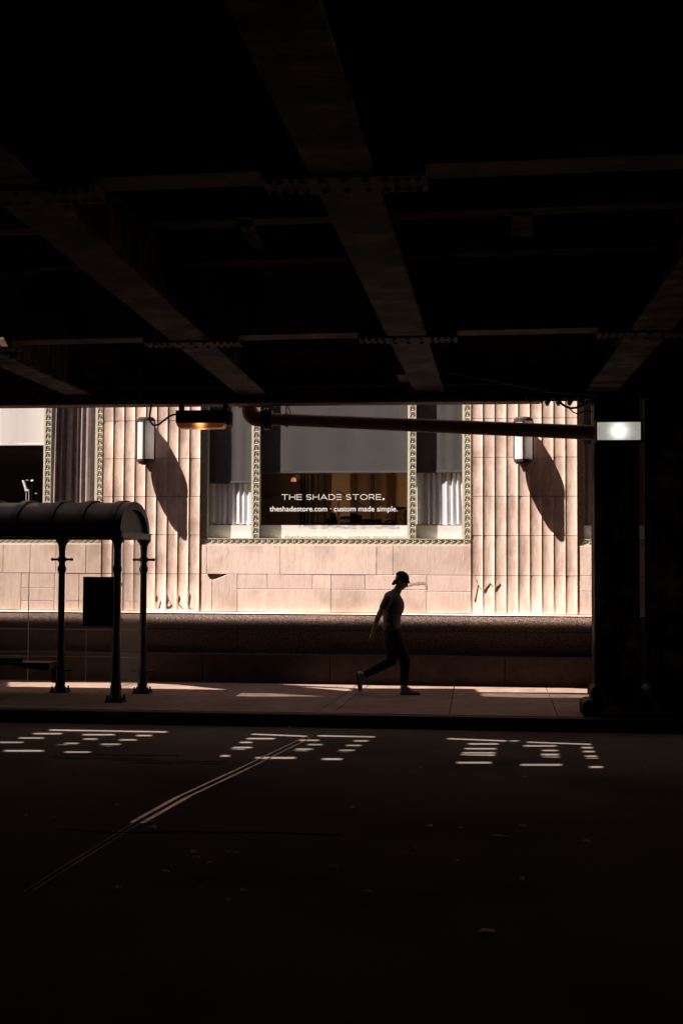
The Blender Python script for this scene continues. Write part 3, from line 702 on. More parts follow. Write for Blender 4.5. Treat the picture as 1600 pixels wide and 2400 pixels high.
def ibeam(a, b, wd, zb, zt, name, m, web=.02, stiff=0, top=.12):
    a, b = Vector((*a, 0)), Vector((*b, 0)); q = MB(); t = .03
    q.bar(a+Vector((0,0,zb+t/2)), b+Vector((0,0,zb+t/2)), wd, t)
    q.bar(a+Vector((0,0,zb+t*1.5)), b+Vector((0,0,zb+t*1.5)), wd*.55, t)
    q.bar(a+Vector((0,0,(zb+zt)/2)), b+Vector((0,0,(zb+zt)/2)), web, zt-zb-t*2)
    q.bar(a+Vector((0,0,zt-t/2)), b+Vector((0,0,zt-t/2)), top, t)
    d = (b-a); L = d.length; d.normalize(); s = Vector((-d.y, d.x, 0))
    if stiff:
        n = int(L/stiff)
        for k in range(n+1):
            c = a+d*(k*stiff)
            for e in (-1, 1): q.bar(c+s*e*wd*.22+Vector((0,0,zb+.07)), c+s*e*wd*.22+Vector((0,0,zt-.05)), wd*.40, .015, up=d)
    return q.build(name, m, via, bevel=.004)
def rivets(q, x0, x1, y0, y1, z, nx, ny, r=.02):
    for i in range(nx):
        for j in range(ny): q.ball((x0+(x1-x0)*i/max(1, nx-1), y0+(y1-y0)*j/max(1, ny-1), z), r, r, r*.8, 8, 5)
# beams running away from the camera
BX = [(-4.80, -4.79), (-2.53, -2.69), (-.76, -.60), (1.60, 1.40), (3.65, 3.5)]
def bx(i, y): return BX[i][0]+(BX[i][1]-BX[i][0])*(y-5)/10
for i, (a, b) in enumerate(BX):
    y0 = 2.0
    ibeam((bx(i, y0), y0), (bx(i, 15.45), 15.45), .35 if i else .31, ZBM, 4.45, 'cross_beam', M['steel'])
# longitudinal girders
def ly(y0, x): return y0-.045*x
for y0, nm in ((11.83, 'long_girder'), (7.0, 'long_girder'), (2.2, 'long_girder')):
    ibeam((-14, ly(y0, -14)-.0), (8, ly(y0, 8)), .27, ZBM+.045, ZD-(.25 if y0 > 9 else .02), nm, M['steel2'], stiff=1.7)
    for i in range(len(BX)):
        x = bx(i, y0); y = ly(y0, x); q = MB()
        q.box(x-.44, x+.44, y-.15, y+.15, ZBM-.012, ZBM+.044)
        for sx in (-1, 1): rivets(q, x+sx*.22, x+sx*.40, y-.095, y+.095, ZBM-.012, 4, 2, .019)
        rivets(q, x-.12, x+.12, y-.095, y+.095, ZBM-.012, 3, 2, .019)
        q.build('gusset_plate', M['steel2'], via)
for y0, zb in ((9.9, 4.5), (11.0, 4.45)):
    ibeam((-14, y0+.9), (8, y0-.5), .20, zb, ZD-.03, 'stringer', M['lit_steel'])
for (xa, xb, ya, yb) in ((545,588,509,584), (1197,1247,497,556), (220,262,520,590)):
    q = MB(); k = 32 if xa < 1000 else 0
    p0, p1, p2, p3 = G(xa,ya,4.5), G(xb,ya,4.5), G(xb+k,yb,4.5), G(xa+k*1.5,yb,4.5)
    q.prism([p0, p1, p2, p3], (0, 0, .03))
    c0 = (p0+p1)/2; c1 = (p2+p3)/2; q.bar(c0+Vector((0,0,.25)), c1+Vector((0,0,.25)), .02, .44)
    q.build('brace', M['lit_steel'], via)
# edge girder over the kerb
ZE = 3.80; YE = 15.5; xs0, xs1 = -40, X(1268, YE)
q = MB(); q.box(xs0, xs1, YE, YE+.285, ZE, ZE+.03); q.box(xs0, 40, YE+.12, YE+.14, ZE+.03, 5.3)
q.box(xs0, 40, YE+.03, YE+.12, ZE+.03, ZE+.045); q.box(xs0, 40, YE+.02, YE+.12, ZE+.2, ZE+.215)
q.box(xs0, 40, YE+.0, YE+.28, 5.27, 5.3)
for k in range(60): q.box(xs0+k*1.33, xs0+k*1.33+.015, YE+.02, YE+.12, ZE+.05, 5.25)
q.build('edge_girder', M['lit_steel'], via, bevel=.003)
q = MB(); q.box(xs1, xs1+3.6, YE+.0, YE+.285, ZE+.03, ZE+.055); q.box(xs1-.0, xs1+.02, YE-.01, YE+.12, ZE-.02, ZE+.3); 
sp = q.build('splice_plate', M['steel2'], via, bevel=.003)
r = MB()
for k in range(6):
    for y in (YE+.06, YE+.22): r.lathe((xs1+.08+k*.13, y, ZE+.03), [(.03, 0), (.03, -.035), (.018, -.045), (.018, -.06)], 6)
r.build('bolt', M['black'], sp)
c = P(980, 880, 14.9); MB().box(c.x-.23, c.x+.25, 14.6, 15.2, 3.99, 4.03).box(c.x-.23, c.x-.2, 14.6, 15.2, 4.03, 4.4).build('bearing_plate', M['lit_steel'], via, bevel=.004)
# columns
YC = 15.55
def column(xa, xb, off=0):
    q = MB(); x0, x1 = X(xa, YC), X(xb, YC)
    q.box(x0, x1, YC, YC+.025, .45, ZE+1.4); q.box(x0, x1, YC+.435, YC+.46, .45, ZE+1.4); q.box((x0+x1)/2-.02, (x0+x1)/2+.02, YC+.025, YC+.435, .45, ZE+1.4)
    q.box(x0+off, x0+off+.02, YC+.025, YC+.435, .45, ZE+1.4); q.box(x1-.02, x1, YC+.025, YC+.435, .45, ZE+1.4)
    c = q.build('column', M['steel'], via, bevel=.004)
    prof = [(0,.50),(-.035,.46),(-.05,.42),(-.05,.37),(-.02,.335),(-.10,.325),(-.135,.30),(-.145,.25),(-.14,.15)]
    pl = [(x0+a, YC-.05, z) for a, z in prof]+[(x1-a, YC-.05, z) for a, z in prof[::-1]]
    MB().prism(pl, (0, .56, 0)).build('column_base', M['steel'], c, bevel=.012, seg=2)
    r = MB()
    for k in range(7):
        for x in (x0+.05, x1-.05): r.ball((x, YC-.002, .7+k*.48), .017, .012, .017, 8, 5)
    r.build('rivet', M['steel'], c, smooth=True)
    return c, x0, x1
col1, cx0, cx1 = column(1392, 1497)
text_mesh('1019', cx0+.08, cx0+.35, Z(1400,1152,YC), YC-.003, 'painted_number', M['black'], col1)
column(1520, 1625, .1)

# ---- pipe
YPp = 15.95
pp = thing('drain_pipe', P(640, 982, YPp), 'rusty drain pipe running under the girder to the steel column', 'pipe')
q = MB(); a = P(622, 982, YPp); b = P(1389, 1014, YC+.2)
n = 24; q.tube([a+(b-a)*i/n for i in range(n+1)], [.074+.013*i/n for i in range(n+1)], 16); q.build('pipe_run', M['pipe'], pp, smooth=2)
ctr = P(588, 982, YPp); el = [Vector((ctr.x, YPp, ctr.z+.22)), Vector((ctr.x, YPp, ctr.z+.14))]
R_ = .115
el = [Vector((ctr.x-.02, YPp, ctr.z+.2))]+[Vector((ctr.x-.02+R_*(1-math.cos(t)), YPp, ctr.z+R_-R_*math.sin(t)+.0)) for t in [PI/2*k/9 for k in range(10)]]+[Vector((a.x, YPp, ctr.z))]
MB().tube(el, .095, 18).build('elbow', M['pipe'], pp, smooth=2)
q = MB()
for dx, r in ((-.03, .115), (0, .135), (.035, .135), (.07, .108)): q.lathe((a.x+dx, YPp, ctr.z), [(r, -.013), (r, .013)], 20, axis='x')
for k in range(8): q.ball((a.x+.07, YPp+.118*math.cos(k*.785), ctr.z+.118*math.sin(k*.785)), .02, .016, .016, 8, 5); q.tube([(a.x-.05, YPp+.118*math.cos(k*.785), ctr.z+.118*math.sin(k*.785)), (a.x+.085, YPp+.118*math.cos(k*.785), ctr.z+.118*math.sin(k*.785))], .01, 6)
q.build('flange', M['black'], pp)
q = MB(); q.lathe((ctr.x-.02, YPp, ctr.z+.175), [(.13, -.012), (.13, .012)], 20)
for k in range(6): q.ball((ctr.x-.02+.115*math.cos(k*1.047), YPp+.115*math.sin(k*1.047), ctr.z+.155), .02, .02, .018, 8, 5)
q.build('top_flange', M['black'], pp)
h = P(672, 984, YPp)
q = MB(); q.lathe(h, [(.088, -.018), (.088, .018)], 18, axis='x'); q.bar(h+Vector((-.01,0,.08)), h+Vector((0,0,.20)), .03, .012); q.bar(h+Vector((.05,0,.08)), h+Vector((0,0,.20)), .03, .012)
q.build('hanger', M['pipe'], pp)

# ---- hanging floodlight with orange lens
fy = 15.62
p0, p1 = P(416, 994, fy), P(531, 963, fy)
fl = thing('hanging_floodlight', P(475, 978, fy), 'dark floodlight with a glowing amber lens under the girder', 'lamp')
MB().box(p0.x, p1.x, fy-.11, fy+.13, p0.z, p1.z).build('housing', M['black'], fl, bevel=.012, seg=2)
MB().box(p1.x, p1.x+.06, fy-.08, fy+.10, p0.z-.015, p1.z-.01).build('end_cap', M['steel2'], fl, bevel=.008)
q = MB(); zt = Z(475,946,fy)
q.box(p0.x-.0, p1.x+.03, fy-.05, fy+.06, zt, zt+.02)
for x in (p0.x+.05, p1.x-.01): q.box(x-.025, x+.025, fy-.04, fy+.05, p1.z, zt)
for x in (p0.x+.12, p1.x-.14): q.lathe((x, fy, zt-.015), [(.014, 0), (.014, .03)], 6)
q.build('mounting_bracket', M['black'], fl, bevel=.003)
lens = MB(); z0 = 0; n = 12
w2, ww = (p1.x-p0.x)/2-.01, .10
vs = []
for k, (s, z) in enumerate(((1, .005), (.97, -.035), (.90, -.055), (.5, -.062))): vs += [(-w2*s, -ww*s, z), (w2*s, -ww*s, z), (w2*s, ww*s, z), (-w2*s, ww*s, z)]
fs = [(4*k+i, 4*k+(i+1)%4, 4*k+4+(i+1)%4, 4*k+4+i) for k in range(3) for i in range(4)]+[(0,3,2,1), (12,13,14,15)]
lens.add(vs, fs); lo = lens.build('lens', hotspot('amber_lens', (1,.68,.28), 2.2, (.5,.13,.02), .03, .06, (1,.6,1)), None, smooth=2)
lo.location = ((p0.x+p1.x)/2, fy, p0.z); lo.parent = fl; lo.matrix_parent_inverse = Matrix.Translation(-fl.location)
q = MB(); cp = [(356,938),(354,955),(351,975),(354,990),(361,997.5),(372,995),(385,985),(398,975),(408,971.5),(418,971)]
q.tube([P(a, b, fy-.03) for a, b in cp], .0125, 8); q.lathe(P(355,942,fy-.03), [(.02, -.02), (.03, .03)], 10)
q.build('supply_cable', M['black'], fl, smooth=2)
t = tag(MB().ball(P(1241,931,15.45), .055, .055, .06, 16, 10).lathe(P(1241,931,15.45), [(.065, .03), (.065, .07)], 16).build('junction_dome', M['black'], smooth=True), 'small round black dome fixed under the girder above the right wall lamp', 'fixture')
q = MB(); q.tube([P(a, b, 15.42) for a, b in [(1300,934),(1312,944),(1325,953),(1338,957),(1352,955),(1368,947),(1384,936)]], .014, 8)
q.tube([P(a, b, 15.43) for a, b in [(1318,948),(1332,956),(1342,966),(1353,970),(1372,962),(1386,966)]], .008, 6)
tag(q.build('loose_cable', M['black'], smooth=True), 'loose black cables sagging under the bolted plate beside the column', 'cable')
q = MB(); q.tube([P(a, b, 14.6) for a, b in [(930,846),(1050,872),(1180,896),(1290,918),(1395,925)]], .012, 6)
tag(q.build('overhead_cable', M['black'], smooth=True), 'thin black cable slanting below the beams towards the column', 'cable')

# ---- lit box lamp on the column
ly0 = YC-.03
a, b = P(1399,1031,ly0-.12), P(1500,989,ly0-.12)
bl = thing('box_light', ((a.x+b.x)/2, ly0, a.z), 'glowing white rectangular light box mounted on the steel column', 'lamp')
q = MB(); q.box(a.x-.02, b.x+.035, ly0-.12, ly0, a.z-.025, a.z-.002); q.box(a.x-.02, b.x+.035, ly0-.12, ly0, b.z+.002, b.z+.03); q.box(a.x-.02, b.x+.035, ly0-.09, ly0+.03, a.z-.02, b.z+.02)
q.build('housing', M['black'], bl, bevel=.005)
mb = MB(); hw, hh = (b.x-a.x)/2, (b.z-a.z)/2; mb.box(-hw, hw, 0, .025, -hh, hh)
o = mb.build('diffuser', hotspot('white_diffuser', (1,.99,.92), .5, (.66,.64,.56), .13, .10, (1,1,1)), None, bevel=.006, seg=2)
o.location = ((a.x+b.x)/2, ly0-.125, (a.z+b.z)/2); o.parent = bl; o.matrix_parent_inverse = Matrix.Translation(-bl.location)

# ================================================================== BUS SHELTER
YFt, YBk = 16.35, 17.53
sh = thing('bus_shelter', (-5.6, YBk, .15), 'black cast iron bus shelter with a barrel roof on the pavement', 'bus shelter')
zE0, zE1 = Z(250,1259,16.2), Z(250,1246,16.2)
zA = Z(250,1178,16.9)
ya, yb = YFt-.12, YBk+.16; ym = (ya+yb)/2; hy = (yb-ya)/2
XE = X(283,ya); XL = -9.4
def archpts(off, n=24, k=1): return [(ym-(hy+off)*math.cos(PI*i/n), zE1+(zA-zE1+off)*math.sin(PI*i/n)) for i in range(n+1)]
def arch(x0, x1, o0, o1, name, m):
    q = MB(); A = archpts(o1); Bp = archpts(o0); n = len(A)
    vs = [(x, y, z) for x in (x0, x1) for pts in (A, Bp) for y, z in pts]
    fs = []
    for i in range(n-1): fs += [(i, i+1, 2*n+i+1, 2*n+i), (n+i+1, n+i, 3*n+i, 3*n+i+1), (i+1, i, n+i, n+i+1), (2*n+i, 2*n+i+1, 3*n+i+1, 3*n+i)]
    fs += [(0, 2*n, 3*n, n), (n-1, 2*n-1, 4*n-1, 3*n-1)]
    return q.add(vs, fs).build(name, m, sh, smooth=2)
arch(XL, XE-.0, -.03, 0, 'roof', M['roofm'])
arch(XE-.10, XE+.004, -.09, .012, 'end_arch', M['roofm'])
rx = [X(v, 16.9) for v in (70, 150, 219, 290)]
for i, v in enumerate(rx+[rx[0]-.43, rx[0]-.86]): arch(v-.045, v+.045, -.001, .028, 'roof_rib', M['roofm'])
q = MB(); inner = archpts(-.10); q.prism([(XE-.07, y, z) for y, z in inner], (.02, 0, 0)); q.build('end_panel', M['roofm'], sh)
q = MB(); q.box(XL, XE+.02, ya-.02, ya+.05, zE0, zE1); q.box(XL, XE+.02, yb-.05, yb+.02, zE0, zE1); q.box(XE-.06, XE+.02, ya, yb, zE0, zE1); q.box(XL, XE+.035, ya-.035, ya+.05, zE1, zE1+.012); q.box(XL, XE+.035, yb-.05, yb+.035, zE1, zE1+.012); q.box(XE-.06, XE+.035, ya, yb, zE1, zE1+.012)
q.build('eave_beam', M['black'], sh)
def post(x, y, pins=0, name='post'):
    z = .15; H = zE0; r = .046
    prof = [(.075, z), (.075, z+.03), (.062, z+.05), (.066, z+.12), (.072, z+.2), (.062, z+.23), (.068, z+.26), (.06, z+.30), (.052, z+.42), (.058, z+.45), (.052, z+.48), (r+.006, z+.55), (r, z+.8), (r-.002, H-.45),
            (r+.01, H-.43), (r+.014, H-.40), (r+.01, H-.37), (r-.002, H-.35), (r-.002, H-.16), (r+.004, H-.12), (r+.006, H-.08), (r+.03, H-.04), (r+.045, H-.03), (r+.045, H)]
    o = MB().lathe((x, y, 0), prof, 16).build(name, M['black'], sh, smooth=2)
    q = MB(); q.box(x-.115, x+.115, y-.1, y+.1, .146, .172)
    for sx in (-1, 1):
        for sy in (-1, 1): q.lathe((x+sx*.09, y+sy*.07, .17), [(.02, 0), (.02, .03), (.012, .045), (.012, .065)], 8)
    q.build('base_plate', M['black'], o)
    if pins:
        q = MB()
        for zz in pins:
            q.tube([(x-.135, y, zz), (x+.135, y, zz)], .016, 8); q.ball((x-.135, y, zz), .022); q.ball((x+.135, y, zz), .022); q.lathe((x, y, zz), [(.058, -.03), (.058, .03)], 14)
        q.build('glass_clamp', M['black'], o, smooth=2)
    return o
pz = [Z(140,1311,YBk), Z(140,1571,YBk)]
XR = -4.53
post(XR-.03, YFt); post(XR, YBk+.02, pz); post(-5.66, YBk, pz); post(-6.82, YBk, pz); post(-7.95, YBk, pz); post(-7.95, YFt)
yg = YBk+.05
q = MB()
zg0, zg1 = .28, zE0-.06
for a, b in ((-7.9, -6.86), (-6.78, -5.70), (-5.62, -4.60)): q.box(a, b, yg, yg+.01, zg0, zg1)
q.build('back_glass', M['shelterglass'], sh)
MB().box(XR-.012, XR-.002, YFt+.08, YBk-.04, zg0, zg1).build('side_glass', M['shelterglass'], sh)
q = MB()
for px in (71, 206):
    x = X(px, yg); q.box(x-.004, x+.004, yg-.003, yg+.013, Z(px,1598,yg), Z(px, 1475, yg) if px > 100 else Z(px,1345,yg))
for py in (1475, 1539): 
    zz = Z(150, py, yg); q.box(-7.9, -4.6, yg-.003, yg+.013, zz-.004, zz+.004)
for py in (1345, 1409):
    zz = Z(300, py, yg); q.box(-5.62, -4.6, yg-.003, yg+.013, zz-.003, zz+.003)
x = XR; q.box(x-.014, x, YFt+.08, YFt+.085, zg0, zg1)
q.build('glass_edge_strip', M['glassedge'], sh)
yb2 = 17.15
a, b = P(193.5,1468,yb2), P(268,1352,yb2)
f = MB().box(a.x, b.x, yb2, yb2+.06, a.z, b.z).build('notice_board', M['black'], sh, bevel=.006)
MB().box(a.x+.05, b.x-.05, yb2-.006, yb2-.001, a.z+.06, b.z-.06).build('board_panel', mat('board_panel', (.03,.025,.022), .3), f)
MB().box(b.x, b.x+.12, yb2+.01, yb2+.05, b.z-.12, b.z-.08).box(b.x, b.x+.12, yb2+.01, yb2+.05, a.z+.08, a.z+.12).build('board_bracket', M['black'], sh)
# bench
bz = Z(90,1553,17.0)
be = thing('shelter_bench', (-6.3, 17.2, .15), 'dark slatted bench bolted inside the bus shelter at the left', 'bench')
xr = X(127,17.1)
q = MB()
for k in range(4): q.box(-7.7, xr-.0, 16.98+k*.1, 17.07+k*.1, bz-.03, bz)
q.build('seat', M['roofm'], be, bevel=.008)
q = MB()
for x in (xr-.03, -7.4):
    q.box(x-.03, x+.03, 17.28, 17.36, Z(120,1600,17.3), bz-.03); q.box(x-.03, x+.03, 17.0, 17.5, bz-.08, bz-.03)
q.build('leg', M['black'], be, bevel=.005)
q = MB(); q.prism([(xr-.5, 16.98, bz-.03), (xr-.02, 16.98, bz-.03), (xr-.02, 16.98, bz-.10), (xr-.25, 16.98, bz-.08)], (0, .38, 0)); q.build('support_bracket', M['black'], be)
MB().box(-7.7, X(68,17.2), 17.02, 17.07, bz+.005, Z(60,1541,17.1)).build('arm_divider', M['black'], be)

# ================================================================== PEDESTRIAN
Y0 = 17.98
ped = thing('person', G(945,1627,.15), 'person in a backwards cap and grey t-shirt walking right, head bowed', 'person')
def J(x, y, dy=0): p = P(x, y, Y0); return Vector((p.x, Y0+dy, p.z))
pxm = 1/((P(900,1400,Y0)-P(901,1400,Y0)).length)
def rr(px): return px/pxm
# body
b = MB()
hip = J(922,1486); chest = J(921,1425); neck = J(929,1385); 
b.ball(hip, rr(18), .15, rr(18), 16, 10); b.ball(J(919,1455), rr(16), .15, rr(24), 16, 10)
b.ball(J(922,1422), rr(21), .17, rr(26), 16, 10, Matrix.Rotation(.05, 3, 'Y')); b.ball(J(921,1402), rr(17), .175, rr(15), 16, 10)
b.cap(J(924,1398), J(934,1377), rr(11), rr(9.5))
nearS, farS = J(911,1404,-.17), J(917,1404,.17)
elb, wri = J(888,1446,-.24), J(877,1480,-.22)
b.cap(nearS, elb, rr(9.5), rr(6.6)); b.cap(elb, wri, rr(6.6), rr(4.1))
fe, fwr = J(914,1446,.25), J(926,1452,.13)
b.cap(farS, fe, rr(9.5), rr(6.6)); b.cap(fe, fwr, rr(6.4), rr(4.2))
# near hand: palm, four fingers, thumb
pa = J(874,1487,-.215); b.ball(pa, rr(4.2), .022, rr(6.5), 10, 8, Matrix.Rotation(.45, 3, 'Y'))
for k, (dx, dz, dy, L) in enumerate(((-2.5,4,-.028,8), (-1.4,5,-.01,9), (-.2,5,.008,8.4), (1,4.5,.024,7))):
    s = J(874+dx, 1487+dz, -.215+dy); m = J(874+dx-L*.48, 1487+dz+L*.62, -.215+dy); e = J(874+dx-L*.62, 1487+dz+L*1.15, -.21+dy)
    b.cap(s, m, .0095, .0085, 8); b.cap(m, e, .0085, .0075, 8)
b.cap(J(877,1485,-.235), J(878,1492,-.25), .011, .0095, 8); b.cap(J(878,1492,-.25), J(876.5,1498,-.25), .0095, .008, 8)
# far hand, lightly closed in front of the belly
pb = J(929,1453,.11); b.ball(pb, rr(5.5), .03, rr(4), 10, 8)
for k in range(4):
    s = J(931,1450+k*2.4,.10); m = J(934.5,1450.5+k*2.4,.085); e = J(932.5,1452+k*2.4,.07); b.cap(s, m, .009, .0085, 8); b.cap(m, e, .0085, .0075, 8)
b.cap(J(928,1450,.10), J(931,1447,.08), .011, .009, 8)
# legs
hN, hF = J(926,1500,-.09), J(918,1500,.09)
kN, aN = J(950,1547,-.10), J(946,1606,-.10)
kF, aF = J(916,1550,.09), J(851,1584,.08)
b.cap(hN, kN, rr(16), rr(10)); b.cap(kN, aN, rr(9.5), rr(5.5)); b.cap(hF, kF, rr(16), rr(10)); b.cap(kF, aF, rr(9.5), rr(5.5))
b.cap(aN, J(968,1620,-.10), rr(5), rr(4)); b.cap(aN, J(944,1620,-.10), rr(5), rr(5)); b.cap(aF, J(841,1612,.08), rr(5), rr(4)); b.cap(aF, J(840,1580,.08), rr(4), rr(4))
# head, bowed: skull, face, nose, jaw, ear
hd = J(941,1361)
tilt = Matrix.Rotation(math.radians(32), 3, 'Y')          # nods the face (+X) downwards
def H(u, v, w_=0): q = tilt @ Vector((u, w_, v)); return hd+q  # u forward, v up, w_ sideways (m)
b.ball(H(-.012,.022), .093, .076, .092, 18, 12, tilt); b.ball(H(.028,-.03), .062, .062, .082, 16, 12, tilt)
b.ball(H(.05,-.085), .034, .038, .026, 12, 8, tilt); b.ball(H(.012,-.07), .05, .052, .04, 12, 8, tilt)     # chin, jaw
b.cap(H(.088,.0), H(.108,-.028), .010, .0125, 8); b.ball(H(.104,-.032), .011, .016, .009, 8, 6, tilt)       # nose
b.ball(H(.086,.016), .012, .045, .010, 10, 6, tilt)                                                        # brow
b.ball(H(.083,-.058), .012, .024, .006, 10, 6, tilt); b.ball(H(.080,-.070), .012, .021, .006, 10, 6, tilt)   # lips
for s in (-1, 1):
    b.ball(H(-.002,-.018,s*.078), .019, .011, .032, 10, 8, tilt); b.ball(H(.070,-.006,s*.031), .012, .014, .010, 8, 6, tilt)
me = fuse(b, .0085, 2, .5); link('body', me, M['skin'], ped, smooth=True)
q = MB()
for s in (-1, 1): q.ball(H(.081,-.005,s*.031), .007, .010, .005, 8, 6, tilt)
q.build('eyes', M['hair'], ped, smooth=True)
# t-shirt
s = MB()
s.ball(J(921.5,1421), rr(26), .19, rr(31), 16, 10, Matrix.Rotation(.05, 3, 'Y')); s.ball(J(919,1402), rr(21), .195, rr(18), 16, 10); s.ball(J(918,1448), rr(21.5), .178, rr(30), 16, 10)
s.ball(J(917,1468), rr(22.8), .188, rr(17), 16, 10); s.ball(J(927,1388), rr(12.5), .09, rr(9), 12, 8)
s.cap(nearS, nearS+(elb-nearS)*.42, rr(11.5), rr(10.3)); s.cap(farS, farS+(fe-farS)*.42, rr(11.5), rr(10))
link('t_shirt', fuse(s, .01, 3, .5), M['shirt'], ped, smooth=True)
# trousers
s = MB()
s.ball(J(921,1484), rr(22.5), .168, rr(19), 16, 10); s.cap(hN, kN, rr(19.5), rr(12.6)); s.cap(kN, J(948,1600,-.10), rr(12.8), rr(9.2)); s.cap(hF, kF, rr(19.5), rr(12.6)); s.cap(kF, J(858,1580,.08), rr(12), rr(8.8))
link('trousers', fuse(s, .011, 3, .5), M['trousers'], ped, smooth=True)
# cap turned backwards
s = MB(); s.ball(H(-.018,.034), .103, .087, .092, 20, 12, tilt); cm = fuse(s, .008, 2)
bm = bmesh.new(); bm.from_mesh(cm); n_ = tilt @ Vector((.18, 0, 1)); pc = H(0, .012)
bmesh.ops.bisect_plane(bm, geom=bm.verts[:]+bm.edges[:]+bm.faces[:], plane_co=pc, plane_no=n_, clear_inner=True); bm.to_mesh(cm); bm.free()
o = link('cap', cm, M['cap'], ped, smooth=True); md = o.modifiers.new('s', 'SOLIDIFY'); md.thickness = .004
q = MB()
for w0, w1 in ((-.062, .062),):
    top = [J(925.5,1359,w) for w in (-.055, 0, .055)]
    q.prism([J(924.5,1357,-.06), J(916.5,1369.5,-.04), J(922,1372,-.04), J(932,1367,-.06)], (0, .1, 0))
br = q.build('cap_brim', M['cap'], o, bevel=.012, seg=2)
# hair: fringe below the cap and nape
s = MB()
for k in range(9): s.cap(H(.062+.004*(k%2), .05, -.05+.0125*k), H(.098+.006*(k%3), .028-.004*(k%2), -.046+.0115*k), .014, .006, 8)
s.cap(H(.085,.05,-.02), H(.115,.026,-.028), .010, .005, 8)
for sd in (-1, 1): s.cap(H(.03,.03,sd*.072), H(.022,-.03,sd*.074), .014, .009, 8); s.cap(H(-.05,.0,sd*.06), H(-.065,-.045,sd*.035), .028, .02, 8)
link('hair', fuse(s, .006, 1), M['hair'], ped, smooth=True)
# shoes
def shoe(heel, toe, ank, upv):
    d = (toe-heel); L = d.length; d.normalize(); sd = Vector((0,1,0)); upv = (upv-d*upv.dot(d)).normalized()
    def Q(u, h, w_=0): return heel+d*(L*u)+upv*h+sd*w_
    rot = Matrix((d, sd, upv)).transposed()
    s = MB()
    s.ball(Q(.17,.045), .05, .038, .05, 12, 8, rot); s.ball(Q(.42,.042), .075, .042, .042, 12, 8, rot); s.ball(Q(.72,.032), .075, .046, .032, 12, 8, rot); s.ball(Q(.86,.027), .042, .04, .024, 12, 8, rot)
    s.cap(Q(.16,.05), ank, .045, .046, 10); s.cap(Q(.3,.07), Q(.62,.045), .032, .024, 10)
    so = link('shoe', fuse(s, .008, 2), M['shoe'], ped, smooth=True)
    q = MB(); pts = []
    for k in range(20):
        t = 2*PI*k/20; u = .5+.51*math.cos(t); w_ = .047*math.sin(t)*(1 if u > .5 else .84); pts.append(Q(u, 0, w_))
    q.prism(pts, upv*.024); q.build('sole', M['sole'], so, bevel=.004)
    q = MB()
    for k in range(4): q.tube([Q(.36+.07*k, .088-.011*k, -.022), Q(.385+.07*k, .092-.011*k, .022)], .004, 5)
    q.build('laces', M['letter'], so)
shoe(J(938.5,1627,-.10), J(985,1627.5,-.10), J(947,1606,-.10), Vector((0,0,1)))
shoe(J(833,1575,.08), J(838.5,1621.5,.08), J(849,1585,.08), Vector((1,0,.1)))

# seated clerk inside the shop, seen from behind the right edge of the pane
cl = thing('person', P(955,1270,21.2), 'person seated inside the shop, dark haired head at the window edge', 'person')
yc_ = 21.2
def K(x, y, dy=0): p = P(x, y, yc_); return Vector((p.x, yc_+dy, p.z))
s = MB(); s.ball(K(956,1210), .095, .08, .115, 16, 12); s.ball(K(945.5,1219), .04, .055, .06, 12, 8); s.ball(K(937.5,1216), .012, .012, .014, 8, 6); s.ball(K(943,1230), .03, .035, .025, 10, 8)
s.ball(K(952,1217,-.075), .015, .01, .028, 8, 6)
s.cap(K(957,1228), K(960,1245), .052, .06); tor = K(966,1275); s.ball(tor, .14, .2, .28, 14, 10); s.ball(K(968,1318), .17, .19, .16, 14, 10)
for sd in (-1, 1):
    a0_ = K(962,1252,sd*.19); e0_ = K(955,1292,sd*.24); w0_ = K(925,1282,sd*.16); s.cap(a0_, e0_, .055, .045); s.cap(e0_, w0_, .043, .03)
    s.ball(w0_+Vector((-.06,0,0)), .05, .04, .018, 10, 6)
    for k in range(4): s.cap(w0_+Vector((-.09,-.028+.019*k,0)), w0_+Vector((-.15,-.03+.02*k,-.012)), .0105, .009, 8)
    s.cap(w0_+Vector((-.04,-sd*.035,0)), w0_+Vector((-.085,-sd*.06,0)), .012, .01, 8)
    h0_ = K(968,1325,sd*.1); k0_ = h0_+Vector((-.42,0,.0)); s.cap(h0_, k0_, .085, .06); f0_ = Vector((k0_.x, k0_.y, 1.02)); s.cap(k0_, f0_, .055, .04); s.cap(f0_, f0_+Vector((-.18,0,-.01)), .04, .03)
link('body', fuse(s, .012, 2), M['skin'], cl, smooth=True)
s = MB(); s.ball(tor, .155, .215, .29, 14, 10); s.ball(K(968,1318), .185, .205, .175, 14, 10)
for sd in (-1, 1): s.cap(K(962,1252,sd*.19), K(955,1292,sd*.24), .068, .056); s.cap(K(955,1292,sd*.24), K(932,1284,sd*.175), .054, .04)
link('sweater', fuse(s, .014, 2), M['cap'], cl, smooth=True)
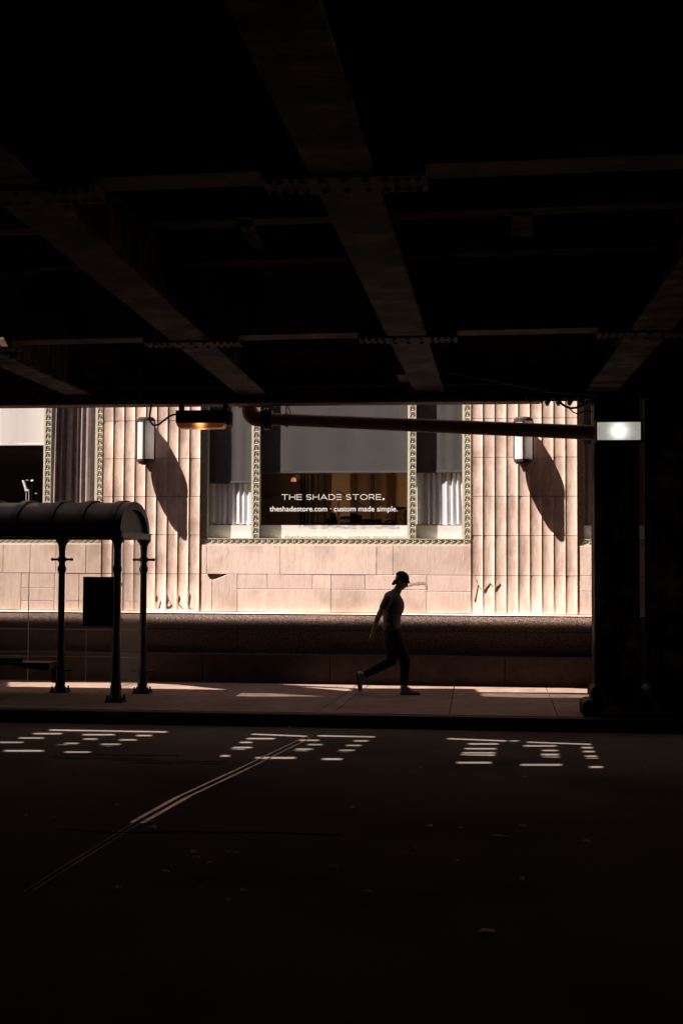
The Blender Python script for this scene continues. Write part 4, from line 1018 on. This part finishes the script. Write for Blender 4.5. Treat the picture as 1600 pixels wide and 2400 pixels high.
s = MB(); s.ball(K(958.5,1204), .102, .088, .105, 16, 12); s.ball(K(963,1216), .075, .078, .08, 12, 8); hm = fuse(s, .01, 2)
link('hair', hm, M['hair'], cl, smooth=True)
s = MB()
for sd in (-1, 1): s.tube([K(952,1214,sd*.083), K(940,1214,sd*.05), K(938,1217,sd*.045), K(939,1221,sd*.04)], .004, 5)
s.build('glasses', M['black'], cl)

# ================================================================== LITTER
spots = [(181,1810),(275,1888),(127,1925),(358,1940),(443,1956),(447,1957),(577,1963),(455,1998),(460,2010),(493,2025),(388,2043),(275,2082),(470,2081),(568,2088),(546,2000),(826,1895),(1080,1942),(1172,1961),(1008,1937),(1226,1937),(970,1992),(946,2000),(1073,2020),(783,2033),(1222,2062),(1374,1973),(860,2092),(1144,2186),(535,2110),(60,1913),(703,1820),(356,1926),(1505,1800),(680,1704),(640,1932),(410,1790),(985,1800),(970,1813),(1230,1823)]
grp = 'litter scraps on the dark road'
for i, (x, y) in enumerate(spots):
    p = G(x, y, .0); s = random.uniform(.010, .028)*(2.0 if i in (17, 27, 14) else 1)
    q = MB(); n = 7; pts = []
    a0 = random.uniform(0, 6)
    for k in range(n):
        a = a0+2*PI*k/n; r = s*random.uniform(.5, 1.1); pts.append((p.x+1.3*r*math.cos(a), p.y+.8*r*math.sin(a), .005+random.uniform(0, .012)))
    cz = (p.x, p.y, .016)
    q.add([cz]+pts+[(a, b, .001) for a, b, c in pts], [(0, 1+k, 1+(k+1)%n) for k in range(n)]+[(1+k, 8+k, 8+(k+1)%n, 1+(k+1)%n) for k in range(n)]+[tuple(range(8, 15))[::-1]])
    lab = 'small pale scrap of litter lying flat on the dark road'
    if i == 27: lab = 'pale crumpled scrap lying alone on the road nearest the camera'
    if i == 17: lab = 'largest pale scrap on the road right of centre'
    tag(q.build('litter_scrap', M['scrap']), lab, 'litter', grp)
# building across the street, behind the camera (keeps the underside of the viaduct dark)
tag(MB().box(-60, 60, -14, -10, 0, 16).build('opposite_building', M['granite_step']), 'plain dark building across the street behind the viewer', 'building')
